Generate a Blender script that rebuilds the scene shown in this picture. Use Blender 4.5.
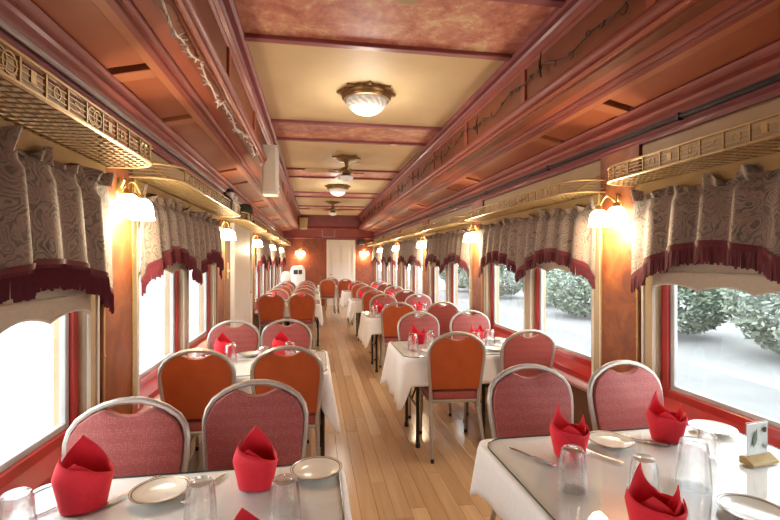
import bpy, bmesh, math, random
from mathutils import Vector, Matrix
random.seed(7)
R = math.radians
PI = math.pi
for o in list(bpy.data.objects):
    bpy.data.objects.remove(o)
SC = bpy.context.scene
COL = SC.collection

# ------------------------------------------------------------------ camera, sky, exposure
FPX, UVP, CAMX, CAMZ = 450.0, 315.0, -0.435, 1.42
YAW = math.atan((390 - UVP) / FPX)
cd = bpy.data.cameras.new('camera')
cd.sensor_width = 36.0
cd.lens = 36.0 * FPX / 780.0
cd.clip_start = 0.02
cd.clip_end = 300
cam = bpy.data.objects.new('camera', cd)
COL.objects.link(cam)
cam.location = (CAMX, 0, CAMZ)
cam.rotation_euler = (R(90), 0, -YAW)
SC.camera = cam

W = bpy.data.worlds.new('overcast_sky')
SC.world = W
W.use_nodes = True
bg = W.node_tree.nodes['Background']
bg.inputs[0].default_value = (0.93, 0.965, 1.0, 1)
bg.inputs[1].default_value = 4.3

SC.view_settings.view_transform = 'Standard'
SC.view_settings.look = 'None'
SC.view_settings.gamma = 1.0
SC.view_settings.use_curve_mapping = False
SC.view_settings.exposure = 0.95
SCONCE_W = 9.0
DOME_W = 8.0
SC.cycles.max_bounces = 12
SC.cycles.diffuse_bounces = 5
SC.cycles.glossy_bounces = 4
SC.cycles.transmission_bounces = 12
SC.cycles.transparent_max_bounces = 24
SC.cycles.caustics_reflective = False
SC.cycles.caustics_refractive = False
SC.cycles.sample_clamp_indirect = 5.0
SC.cycles.use_denoising = True

# ------------------------------------------------------------------ materials
MATS = {}


def nmat(name):
    m = bpy.data.materials.new(name)
    m.use_nodes = True
    nt = m.node_tree
    b = nt.nodes['Principled BSDF']
    MATS[name] = m
    return m, nt, b


def ramp(nt, stops):
    r = nt.nodes.new('ShaderNodeValToRGB')
    e = r.color_ramp.elements
    while len(e) < len(stops):
        e.new(0.5)
    for el, (p, c) in zip(e, stops):
        el.position = p
        el.color = (*c, 1) if len(c) == 3 else c
    return r


def objco(nt, scale=(1, 1, 1), rnd=False):
    tc = nt.nodes.new('ShaderNodeTexCoord')
    mp = nt.nodes.new('ShaderNodeMapping')
    mp.inputs['Scale'].default_value = scale
    nt.links.new(tc.outputs['Object'], mp.inputs[0])
    if rnd:
        oi = nt.nodes.new('ShaderNodeObjectInfo')
        ml = nt.nodes.new('ShaderNodeVectorMath')
        ml.operation = 'MULTIPLY_ADD'
        cb = nt.nodes.new('ShaderNodeCombineXYZ')
        for i in range(3):
            nt.links.new(oi.outputs['Random'], cb.inputs[i])
        nt.links.new(cb.outputs[0], ml.inputs[0])
        ml.inputs[1].default_value = (37, 53, 71)
        nt.links.new(mp.outputs[0], ml.inputs[2])
        return ml.outputs[0]
    return mp.outputs[0]


def tex(nt, co, kind, scale, **kw):
    n = nt.nodes.new(kind)
    nt.links.new(co, n.inputs['Vector'])
    n.inputs['Scale'].default_value = scale
    for k, v in kw.items():
        n.inputs[k].default_value = v
    return n


def bump(nt, b, src, strength, dist=0.01):
    bp = nt.nodes.new('ShaderNodeBump')
    bp.inputs['Strength'].default_value = strength
    bp.inputs['Distance'].default_value = dist
    nt.links.new(src, bp.inputs['Height'])
    nt.links.new(bp.outputs[0], b.inputs['Normal'])


def simple(name, col, rough=0.5, metal=0.0, col2=None, scale=8.0, coat=0.0, stretch=(1, 1, 1), bmp=0.0, sheen=0.0):
    m, nt, b = nmat(name)
    b.inputs['Roughness'].default_value = rough
    b.inputs['Metallic'].default_value = metal
    b.inputs['Coat Weight'].default_value = coat
    b.inputs['Coat Roughness'].default_value = 0.15
    if sheen:
        b.inputs['Sheen Weight'].default_value = sheen
    co = objco(nt, stretch)
    n = tex(nt, co, 'ShaderNodeTexNoise', scale, Detail=6.0, Roughness=0.6)
    c2 = col2 or tuple(min(1, c * 1.12) for c in col)
    r = ramp(nt, [(0.32, col), (0.68, c2)])
    nt.links.new(n.outputs[0], r.inputs[0])
    nt.links.new(r.outputs[0], b.inputs['Base Color'])
    if bmp:
        bump(nt, b, n.outputs[0], bmp)
    return m


simple('burgundy', (0.27, 0.062, 0.055), 0.48, col2=(0.34, 0.085, 0.070), scale=3, coat=0.08)
simple('plum', (0.23, 0.064, 0.080), 0.48, col2=(0.30, 0.09, 0.105), scale=4, coat=0.08)
simple('rust_panel', (0.36, 0.10, 0.045), 0.48, col2=(0.44, 0.14, 0.065), scale=2.2, coat=0.08)
simple('rust_rail', (0.44, 0.15, 0.07), 0.48, col2=(0.50, 0.19, 0.095), scale=2.0, coat=0.08)
simple('ledge_red', (0.33, 0.085, 0.05), 0.48, col2=(0.40, 0.11, 0.065), scale=2.5, coat=0.08)
simple('clerestory', (0.20, 0.06, 0.03), 0.45, col2=(0.27, 0.085, 0.04), scale=6)
simple('cream_panel', (0.52, 0.385, 0.21), 0.6, col2=(0.60, 0.46, 0.27), scale=1.6)
simple('cream_trim', (0.42, 0.315, 0.185), 0.45, col2=(0.50, 0.385, 0.24), scale=5)
simple('tan_board', (0.40, 0.26, 0.10), 0.42, col2=(0.48, 0.33, 0.14), scale=5, stretch=(1, 0.2, 1))
simple('white_paint', (0.70, 0.66, 0.58), 0.5, col2=(0.76, 0.73, 0.66), scale=3)
simple('cool_white', (0.74, 0.75, 0.74), 0.42, col2=(0.8, 0.8, 0.8), scale=3)
simple('red_paint', (0.42, 0.022, 0.020), 0.32, col2=(0.52, 0.04, 0.03), scale=7, coat=0.3)
simple('grey_trim', (0.42, 0.42, 0.41), 0.4, col2=(0.55, 0.54, 0.52), scale=6)
simple('black_rubber', (0.012, 0.012, 0.012), 0.6)
simple('dark_metal_slot_shade', (0.035, 0.028, 0.024), 0.4, metal=0.6, col2=(0.06, 0.048, 0.04))
simple('conduit_grey', (0.42, 0.44, 0.50), 0.3, metal=0.8)
simple('brass', (0.55, 0.36, 0.13), 0.32, metal=0.85, col2=(0.66, 0.47, 0.2), scale=30)
simple('rack_brass', (0.46, 0.335, 0.16), 0.38, metal=0.55, col2=(0.58, 0.43, 0.22), scale=20)
simple('bronze', (0.22, 0.14, 0.07), 0.38, metal=0.7, col2=(0.35, 0.23, 0.12), scale=25)
simple('steel', (0.62, 0.61, 0.6), 0.22, metal=1.0)
simple('wainscot', (0.115, 0.040, 0.018), 0.38, col2=(0.19, 0.07, 0.03), scale=6, stretch=(4, 4, 0.5), coat=0.2)
simple('ledge_pink', (0.40, 0.19, 0.18), 0.3, col2=(0.48, 0.25, 0.24), scale=5, coat=0.3)
simple('linen', (0.80, 0.78, 0.74), 0.75, col2=(0.85, 0.83, 0.8), scale=60, sheen=0.2)
simple('shade_cloth', (0.56, 0.49, 0.38), 0.8, col2=(0.63, 0.56, 0.45), scale=50)
simple('shade_trim', (0.66, 0.62, 0.54), 0.8)
simple('fringe', (0.10, 0.006, 0.016), 0.7, col2=(0.16, 0.012, 0.028), scale=90, sheen=0.08)
simple('porcelain', (0.78, 0.73, 0.62), 0.18, col2=(0.8, 0.76, 0.66), scale=2, coat=0.5)
simple('plate_band', (0.22, 0.13, 0.06), 0.25, coat=0.4)
simple('napkin', (0.72, 0.010, 0.026), 0.72, col2=(0.78, 0.014, 0.030), scale=80, sheen=0.08)
simple('terracotta_vinyl', (0.36, 0.062, 0.014), 0.42, col2=(0.43, 0.085, 0.02), scale=9)
simple('door_white', (0.72, 0.70, 0.68), 0.45, col2=(0.76, 0.74, 0.72), scale=3)
simple('speaker_beige', (0.40, 0.36, 0.24), 0.5)
simple('speaker_black', (0.015, 0.015, 0.017), 0.5)
simple('bulb_white', (0.75, 0.74, 0.78), 0.4)
simple('snow', (0.145, 0.15, 0.15), 0.9, col2=(0.175, 0.18, 0.18), scale=0.25, bmp=0.2)
simple('asphalt', (0.108, 0.113, 0.115), 0.9, col2=(0.13, 0.135, 0.137), scale=1.5)
simple('bark', (0.09, 0.06, 0.04), 0.9)
simple('leaf', (0.11, 0.15, 0.11), 0.8, col2=(0.18, 0.23, 0.17), scale=1.2)
simple('leaf_pale', (0.16, 0.20, 0.155), 0.8, col2=(0.24, 0.28, 0.22), scale=1.2)
simple('coach_paint', (0.10, 0.03, 0.03), 0.5)
simple('oak_wood', (0.42, 0.27, 0.10), 0.45, col2=(0.5, 0.34, 0.14), scale=30, stretch=(1, 6, 6))
simple('decor_white', (0.72, 0.70, 0.66), 0.4)
simple('decor_green', (0.03, 0.05, 0.03), 0.6)
simple('decor_red', (0.5, 0.04, 0.04), 0.5)


def marble():                        # sponge painted rose ceiling squares
    m, nt, b = nmat('rose_marble')
    co = objco(nt)
    n1 = tex(nt, co, 'ShaderNodeTexNoise', 4.6, Detail=9.0, Roughness=0.74, Distortion=0.5)
    n2 = tex(nt, co, 'ShaderNodeTexNoise', 14.0, Detail=5.0, Roughness=0.7)
    mx = nt.nodes.new('ShaderNodeMath')
    mx.operation = 'MULTIPLY_ADD'
    nt.links.new(n2.outputs[0], mx.inputs[0])
    mx.inputs[1].default_value = 0.45
    nt.links.new(n1.outputs[0], mx.inputs[2])
    r = ramp(nt, [(0.55, (0.30, 0.085, 0.07)), (0.68, (0.46, 0.17, 0.13)), (0.78, (0.55, 0.27, 0.19)), (0.86, (0.62, 0.45, 0.28))])
    nt.links.new(mx.outputs[0], r.inputs[0])
    nt.links.new(r.outputs[0], b.inputs['Base Color'])
    b.inputs['Roughness'].default_value = 0.52


def copper(name, a, bb, c):            # mottled varnished pillars and end wall
    m, nt, b = nmat(name)
    co = objco(nt)
    n1 = tex(nt, co, 'ShaderNodeTexNoise', 4.5, Detail=9.0, Roughness=0.7, Distortion=1.2)
    r = ramp(nt, [(0.33, a), (0.52, bb), (0.7, c)])
    nt.links.new(n1.outputs[0], r.inputs[0])
    nt.links.new(r.outputs[0], b.inputs['Base Color'])
    b.inputs['Roughness'].default_value = 0.45
    b.inputs['Coat Weight'].default_value = 0.12
    b.inputs['Coat Roughness'].default_value = 0.35


def oak():
    m, nt, b = nmat('oak_plank')
    co = objco(nt, (1, 1, 1), rnd=True)
    mp = nt.nodes.new('ShaderNodeMapping')
    mp.inputs['Scale'].default_value = (38, 2.2, 10)
    nt.links.new(co, mp.inputs[0])
    n = tex(nt, mp.outputs[0], 'ShaderNodeTexNoise', 1.0, Detail=7.0, Roughness=0.6, Distortion=0.6)
    oi = nt.nodes.new('ShaderNodeObjectInfo')
    r = ramp(nt, [(0.3, (0.55, 0.35, 0.18)), (0.7, (0.66, 0.45, 0.25))])
    nt.links.new(n.outputs[0], r.inputs[0])
    r2 = ramp(nt, [(0.0, (0.80, 0.76, 0.72)), (0.5, (1.0, 1.0, 1.0)), (1.0, (1.16, 1.20, 1.26))])
    nt.links.new(oi.outputs['Random'], r2.inputs[0])
    mx = nt.nodes.new('ShaderNodeMix')
    mx.data_type = 'RGBA'
    mx.blend_type = 'MULTIPLY'
    mx.inputs[0].default_value = 1.0
    nt.links.new(r.outputs[0], mx.inputs[6])
    nt.links.new(r2.outputs[0], mx.inputs[7])
    nt.links.new(mx.outputs[2], b.inputs['Base Color'])
    b.inputs['Roughness'].default_value = 0.22
    b.inputs['Coat Weight'].default_value = 0.3
    b.inputs['Coat Roughness'].default_value = 0.18
    bump(nt, b, n.outputs[0], 0.05, 0.002)


def paisley():
    m, nt, b = nmat('paisley')
    co = objco(nt)
    nz = tex(nt, co, 'ShaderNodeTexNoise', 7.0, Detail=3.0)
    add = nt.nodes.new('ShaderNodeVectorMath')
    add.operation = 'MULTIPLY_ADD'
    nt.links.new(nz.outputs['Color'], add.inputs[0])
    add.inputs[1].default_value = (0.20, 0.20, 0.20)
    nt.links.new(co, add.inputs[2])
    v = tex(nt, add.outputs[0], 'ShaderNodeTexVoronoi', 10.0)
    mu = nt.nodes.new('ShaderNodeMath')
    mu.operation = 'MULTIPLY'
    nt.links.new(v.outputs['Distance'], mu.inputs[0])
    mu.inputs[1].default_value = 34.0
    sn = nt.nodes.new('ShaderNodeMath')
    sn.operation = 'SINE'
    nt.links.new(mu.outputs[0], sn.inputs[0])
    r = ramp(nt, [(0.08, (0.085, 0.075, 0.078)), (0.35, (0.20, 0.155, 0.135)), (0.62, (0.33, 0.275, 0.22)), (0.9, (0.24, 0.115, 0.125))])
    ma = nt.nodes.new('ShaderNodeMath')
    ma.operation = 'MULTIPLY_ADD'
    nt.links.new(sn.outputs[0], ma.inputs[0])
    ma.inputs[1].default_value = 0.24
    n2 = tex(nt, co, 'ShaderNodeTexNoise', 22.0, Detail=3.0)
    nt.links.new(n2.outputs[0], ma.inputs[2])
    nt.links.new(ma.outputs[0], r.inputs[0])
    nt.links.new(r.outputs[0], b.inputs['Base Color'])
    b.inputs['Roughness'].default_value = 0.75
    b.inputs['Sheen Weight'].default_value = 0.25


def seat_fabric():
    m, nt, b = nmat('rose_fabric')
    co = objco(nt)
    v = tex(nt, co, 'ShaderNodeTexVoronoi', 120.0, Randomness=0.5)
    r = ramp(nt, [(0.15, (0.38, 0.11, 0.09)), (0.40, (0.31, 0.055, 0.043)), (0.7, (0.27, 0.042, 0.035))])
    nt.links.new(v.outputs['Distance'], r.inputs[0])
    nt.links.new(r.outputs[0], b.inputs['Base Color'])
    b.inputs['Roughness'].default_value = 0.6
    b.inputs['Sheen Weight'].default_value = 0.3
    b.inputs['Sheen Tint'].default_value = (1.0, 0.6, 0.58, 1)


def chair_metal():
    m, nt, b = nmat('champagne_metal')
    co = objco(nt)
    n = tex(nt, co, 'ShaderNodeTexNoise', 420.0, Detail=1.0)
    r = ramp(nt, [(0.35, (0.34, 0.30, 0.26)), (0.65, (0.52, 0.48, 0.42))])
    nt.links.new(n.outputs[0], r.inputs[0])
    nt.links.new(r.outputs[0], b.inputs['Base Color'])
    b.inputs['Metallic'].default_value = 0.45
    b.inputs['Roughness'].default_value = 0.36


def emit(name, col, strength, base=(0.9, 0.9, 0.88)):
    m, nt, b = nmat(name)
    b.inputs['Base Color'].default_value = (*base, 1)
    b.inputs['Emission Color'].default_value = (*col, 1)
    b.inputs['Emission Strength'].default_value = strength
    b.inputs['Roughness'].default_value = 0.25
    n = tex(nt, objco(nt), 'ShaderNodeTexNoise', 40.0)
    bump(nt, b, n.outputs[0], 0.05, 0.002)


def clear(name, tint, f0=0.035, rough=0.0, edge=0.7):
    m = bpy.data.materials.new(name)
    MATS[name] = m
    m.use_nodes = True
    nt = m.node_tree
    nt.nodes.clear()
    out = nt.nodes.new('ShaderNodeOutputMaterial')
    tr = nt.nodes.new('ShaderNodeBsdfTransparent')
    tr.inputs[0].default_value = (*tint, 1)
    gl = nt.nodes.new('ShaderNodeBsdfGlossy')
    gl.inputs['Roughness'].default_value = rough
    lw = nt.nodes.new('ShaderNodeLayerWeight')
    lw.inputs['Blend'].default_value = 0.5
    pw_ = nt.nodes.new('ShaderNodeMath')
    pw_.operation = 'POWER'
    nt.links.new(lw.outputs['Facing'], pw_.inputs[0])
    pw_.inputs[1].default_value = 5.0
    fr = nt.nodes.new('ShaderNodeMath')
    fr.operation = 'MULTIPLY_ADD'
    nt.links.new(pw_.outputs[0], fr.inputs[0])
    fr.inputs[1].default_value = edge
    fr.inputs[2].default_value = f0
    mx = nt.nodes.new('ShaderNodeMixShader')
    nt.links.new(fr.outputs[0], mx.inputs[0])
    nt.links.new(tr.outputs[0], mx.inputs[1])
    nt.links.new(gl.outputs[0], mx.inputs[2])
    nt.links.new(mx.outputs[0], out.inputs[0])


def card_print():                      # small picture card: pale ground, green leaf and brown patch
    m, nt, b = nmat('card_print')
    co = objco(nt)
    n = tex(nt, co, 'ShaderNodeTexNoise', 45.0, Detail=2.0)
    r = ramp(nt, [(0.0, (0.8, 0.8, 0.78)), (0.6, (0.8, 0.8, 0.78)), (0.63, (0.55, 0.6, 0.55))])
    nt.links.new(n.outputs[0], r.inputs[0])
    nt.links.new(r.outputs[0], b.inputs['Base Color'])
    b.inputs['Roughness'].default_value = 0.35


marble()
copper('copper_pillar', (0.13, 0.035, 0.014), (0.25, 0.072, 0.022), (0.36, 0.125, 0.04))
copper('copper_wall', (0.17, 0.032, 0.010), (0.24, 0.050, 0.016), (0.32, 0.085, 0.028))
oak()
paisley()
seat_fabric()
chair_metal()
emit('sconce_glass', (1.0, 0.86, 0.62), 9.0)
emit('dome_glass', (1.0, 0.95, 0.88), 0.12, (0.62, 0.60, 0.57))
clear('window_glass', (0.97, 0.99, 0.985))
clear('table_glass', (0.99, 0.997, 0.995), f0=0.022, edge=0.5)
clear('acrylic', (0.96, 0.97, 0.97))
m, nt, b = nmat('tumbler_glass')
b.inputs['Base Color'].default_value = (0.985, 0.99, 0.99, 1)
b.inputs['Transmission Weight'].default_value = 1.0
b.inputs['Roughness'].default_value = 0.0
b.inputs['IOR'].default_value = 1.42
_t = nt.nodes.new('ShaderNodeBsdfTransparent')
_t.inputs[0].default_value = (0.98, 0.985, 0.985, 1)
_m = nt.nodes.new('ShaderNodeMixShader')
_m.inputs[0].default_value = 0.42
nt.links.new(b.outputs[0], _m.inputs[1])
nt.links.new(_t.outputs[0], _m.inputs[2])
nt.links.new(_m.outputs[0], nt.nodes['Material Output'].inputs['Surface'])
simple('glass_edge', (0.02, 0.06, 0.05), 0.15, coat=0.4)
card_print()

# ------------------------------------------------------------------ mesh helpers


class MB:
    def __init__(s):
        s.v = []
        s.f = []
        s.mi = []
        s.cur = 0

    def face(s, ids):
        s.f.append(ids)
        s.mi.append(s.cur)

    def box(s, x0, x1, y0, y1, z0, z1):
        x0, x1 = min(x0, x1), max(x0, x1)
        y0, y1 = min(y0, y1), max(y0, y1)
        b = len(s.v)
        s.v += [(x, y, z) for z in (z0, z1) for y in (y0, y1) for x in (x0, x1)]
        for q in ((0, 2, 3, 1), (4, 5, 7, 6), (0, 1, 5, 4), (2, 6, 7, 3), (0, 4, 6, 2), (1, 3, 7, 5)):
            s.face([b + i for i in q])
        return s

    def hexa(s, pts):                   # 8 points: bottom ring 4, top ring 4
        b = len(s.v)
        s.v += [tuple(p) for p in pts]
        for q in ((0, 3, 2, 1), (4, 5, 6, 7), (0, 1, 5, 4), (1, 2, 6, 5), (2, 3, 7, 6), (3, 0, 4, 7)):
            s.face([b + i for i in q])
        return s

    def prism(s, poly, fn, t0, t1):      # poly 2d -> fn(p,q,t)
        b = len(s.v)
        n = len(poly)
        s.v += [tuple(fn(p, q, t0)) for p, q in poly] + [tuple(fn(p, q, t1)) for p, q in poly]
        s.face([b + i for i in range(n)][::-1])
        s.face([b + n + i for i in range(n)])
        for i in range(n):
            j = (i + 1) % n
            s.face([b + i, b + j, b + n + j, b + n + i])
        return s

    def alongy(s, poly, y0, y1):
        return s.prism(poly, lambda p, q, t: (p, t, q), y0, y1)

    def tube(s, pts, r, n=6, closed=False, flat=1.0, up=None):
        pts = [Vector(p) for p in pts]
        m = len(pts)
        b = len(s.v)
        rs = r if isinstance(r, (list, tuple)) else [r] * m
        ref = None
        for i, p in enumerate(pts):
            if closed:
                t = pts[(i + 1) % m] - pts[i - 1]
            else:
                t = pts[min(i + 1, m - 1)] - pts[max(i - 1, 0)]
            t.normalize()
            if up is not None:
                ref = Vector(up)
            elif ref is None:
                ref = Vector((0, 0, 1)) if abs(t.z) < 0.9 else Vector((1, 0, 0))
            a = t.cross(ref)
            if a.length < 1e-5:
                a = t.cross(Vector((0.3, 1, 0.2)))
            a.normalize()
            c = a.cross(t)
            if up is None:
                ref = c
            for k in range(n):
                th = 2 * PI * (k + 0.5) / n
                s.v.append(tuple(p + a * (rs[i] * math.cos(th)) + c * (rs[i] * flat * math.sin(th))))
        for i in range(m if closed else m - 1):
            j = (i + 1) % m
            for k in range(n):
                l = (k + 1) % n
                s.face([b + i * n + k, b + i * n + l, b + j * n + l, b + j * n + k])
        if not closed:
            s.face([b + k for k in range(n)][::-1])
            s.face([b + (m - 1) * n + k for k in range(n)])
        return s

    def lathe(s, prof, n=16, c=(0, 0, 0), rmod=None, cap=True):
        b = len(s.v)
        m = len(prof)
        for i, (r, z) in enumerate(prof):
            for k in range(n):
                th = 2 * PI * k / n
                rr = r * (rmod(th, i) if rmod else 1)
                s.v.append((c[0] + rr * math.cos(th), c[1] + rr * math.sin(th), c[2] + z))
        for i in range(m - 1):
            for k in range(n):
                l = (k + 1) % n
                s.face([b + i * n + k, b + i * n + l, b + (i + 1) * n + l, b + (i + 1) * n + k])
        if not cap:
            prof = prof[:]
            for k in range(n):
                l = (k + 1) % n
                s.face([b + (m - 1) * n + k, b + (m - 1) * n + l, b + l, b + k])
            return s
        if prof[0][0] > 1e-4:
            s.face([b + k for k in range(n)][::-1])
        if prof[-1][0] > 1e-4:
            s.face([b + (m - 1) * n + k for k in range(n)])
        return s

    def grid(s, fn, nu, nv, wrap=False):
        b = len(s.v)
        for i in range(nu):
            for j in range(nv):
                s.v.append(tuple(fn(i / (nu - (0 if wrap else 1)), j / (nv - 1))))
        for i in range(nu if wrap else nu - 1):
            i2 = (i + 1) % nu
            for j in range(nv - 1):
                s.face([b + i * nv + j, b + i2 * nv + j, b + i2 * nv + j + 1, b + i * nv + j + 1])
        return s

    def mesh(s, name, mats, smooth=False, bevel=0.0, seg=2, fix=True, angle=40):
        me = bpy.data.meshes.new(name)
        me.from_pydata(s.v, [], s.f)
        if isinstance(mats, str):
            mats = [mats]
        for q in mats:
            me.materials.append(MATS[q])
        if any(s.mi):
            me.polygons.foreach_set('material_index', s.mi)
        bm = bmesh.new()
        bm.from_mesh(me)
        if smooth:
            bmesh.ops.remove_doubles(bm, verts=bm.verts, dist=1e-5)
        if fix:
            bmesh.ops.recalc_face_normals(bm, faces=bm.faces)
        if bevel:
            ed = [e for e in bm.edges if len(e.link_faces) == 2 and e.calc_face_angle(0) > 0.6]
            bmesh.ops.bevel(bm, geom=ed, offset=bevel, segments=seg, affect='EDGES', profile=0.6)
        if smooth:
            for fc in bm.faces:
                fc.smooth = True
            for e in bm.edges:
                if len(e.link_faces) == 2 and e.calc_face_angle(0) > R(angle):
                    e.smooth = False
        bm.to_mesh(me)
        bm.free()
        return me

    def build(s, name, mats, parent=None, **kw):
        return link(name, s.mesh(name, mats, **kw), parent)


def link(name, data, parent=None):
    o = bpy.data.objects.new(name, data)
    COL.objects.link(o)
    if parent is not None:
        o.parent = parent
    return o


def tag(o, label, cat, group=None):
    o['label'] = label
    o['category'] = cat
    if group:
        o['group'] = group
    return o


def thing(name, label, cat, loc=(0, 0, 0), rz=0.0, group=None):
    o = bpy.data.objects.new(name, None)
    COL.objects.link(o)
    o.empty_display_size = 0.1
    o.location = loc
    o.rotation_euler = (0, 0, rz)
    return tag(o, label, cat, group)


def struct(o):
    o['kind'] = 'structure'
    return o


def srt(name, loc=(0, 0, 0)):
    o = bpy.data.objects.new(name, None)
    COL.objects.link(o)
    o.location = loc
    return struct(o)


def copy_tree(o, parent=None):
    c = o.copy()
    COL.objects.link(c)
    c.parent = parent
    for ch in [x for x in KIDS.get(o.name, [])]:
        copy_tree(ch, c)
    return c


KIDS = {}


def remember(root):
    def walk(o):
        ks = [x for x in bpy.data.objects if x.parent == o]
        KIDS[o.name] = ks
        for k in ks:
            walk(k)
    walk(root)
    return root


def place(proto, used, loc, rz, label, group=None):
    """first use moves the prototype, later uses copy it"""
    if not used:
        o = proto
        used.append(1)
    else:
        o = copy_tree(proto)
    o.location = loc
    o.rotation_euler = (0, 0, rz)
    o['label'] = label
    if group:
        o['group'] = group
    return o


ORD = ['first', 'second', 'third', 'fourth', 'fifth', 'sixth', 'seventh', 'eighth', 'ninth', 'tenth', 'eleventh', 'twelfth']

# ------------------------------------------------------------------ dimensions of the coach
WA = 1.41            # inner wall face
Y0, Y1 = -1.6, 14.05
PITCH = 2.42
PILS = {1: [2.47 + PITCH * k for k in range(-1, 5)], -1: [2.40 + PITCH * k for k in range(-1, 5)]}      # pillar centres
PHW = 0.175
SIDES = ((-1, 'left', 'the side-door wall'), (1, 'right', 'the card-stand wall'))

# ------------------------------------------------------------------ floor of strip planks
fl = struct(MB().box(-1.53, 1.53, Y0, Y1 + 0.1, -0.08, -0.016).build('floor', 'wainscot'))
pw = 0.0945
plank_meshes = {}
nrow = 30
rest = MB()
cnt = 0
for i in range(nrow):
    x = -WA + 0.047 + i * pw
    y = Y0 + 0.02 - random.random() * 0.9
    while y < Y1:
        L = random.choice((0.9, 1.2, 1.5, 1.8))
        ya, yb = max(y, Y0), min(y + L, Y1)
        if yb - ya > 0.05:
            dz = random.uniform(-0.0006, 0.0006)
            if yb < 0.6 or ya > 7.2 or cnt >= 295:
                rest.box(x - pw / 2 + 0.0008, x + pw / 2 - 0.0008, ya + 0.001, yb - 0.001, -0.016, dz)
            else:
                key = round(yb - ya, 2)
                if key not in plank_meshes:
                    plank_meshes[key] = MB().box(-pw / 2 + 0.0007, pw / 2 - 0.0007, 0.001, key - 0.001, -0.016, 0).mesh('plank', 'oak_plank', bevel=0.0012, seg=1)
                o = link('plank', plank_meshes[key], fl)
                o.location = (x, ya, dz)
                cnt += 1
        y += L
r_ = rest.build('planks_beyond', 'oak_plank', fl)
r_['kind'] = 'stuff'

# ------------------------------------------------------------------ clerestory ceiling
ZC = 2.79
CE = 0.925
ce = struct(MB().box(-1.02, 1.02, Y0, Y1 + 0.1, ZC + 0.012, ZC + 0.07).build('ceiling', 'burgundy'))
pk = [(2.52 + 2.33 * k - 0.30, 2.52 + 2.33 * k + 0.30) for k in range(-1, 6)]
ycur = Y0
BW = 0.055
for (a, b2) in pk:
    if a > Y1:
        break
    if a - BW > ycur:
        MB().box(-CE, CE, ycur, min(a - BW, Y1), ZC, ZC + 0.013).build('ceiling_panel', 'cream_panel', ce)
    for yb in (a - BW, b2):
        if yb < Y1:
            MB().alongy([(-CE, ZC + 0.012), (-CE, ZC - 0.026), (CE, ZC - 0.026), (CE, ZC + 0.012)], yb, yb + BW).build('ceiling_beam', 'plum', ce, bevel=0.006, seg=2)
    MB().box(-CE, CE, a, min(b2, Y1), ZC, ZC + 0.013).build('ceiling_panel', 'rose_marble', ce)
    ycur = b2 + BW
if ycur < Y1:
    MB().box(-CE, CE, ycur, Y1, ZC, ZC + 0.013).build('ceiling_panel', 'cream_panel', ce)


def half_round(cx, cz, r, a0, a1, n=8):
    return [(cx + r * math.cos(R(a0 + (a1 - a0) * i / n)), cz + r * math.sin(R(a0 + (a1 - a0) * i / n))) for i in range(n + 1)]


tn = 0


def trim(profile, s, mat, y0=Y0, y1=Y1, kids=None, bevel=0.0):
    global tn
    tn += 1
    poly = [(s * a, z) for a, z in profile]
    return struct(MB().alongy(poly, y0, y1).build('trim_%d' % tn, mat, smooth=True, bevel=bevel, angle=30))


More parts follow.
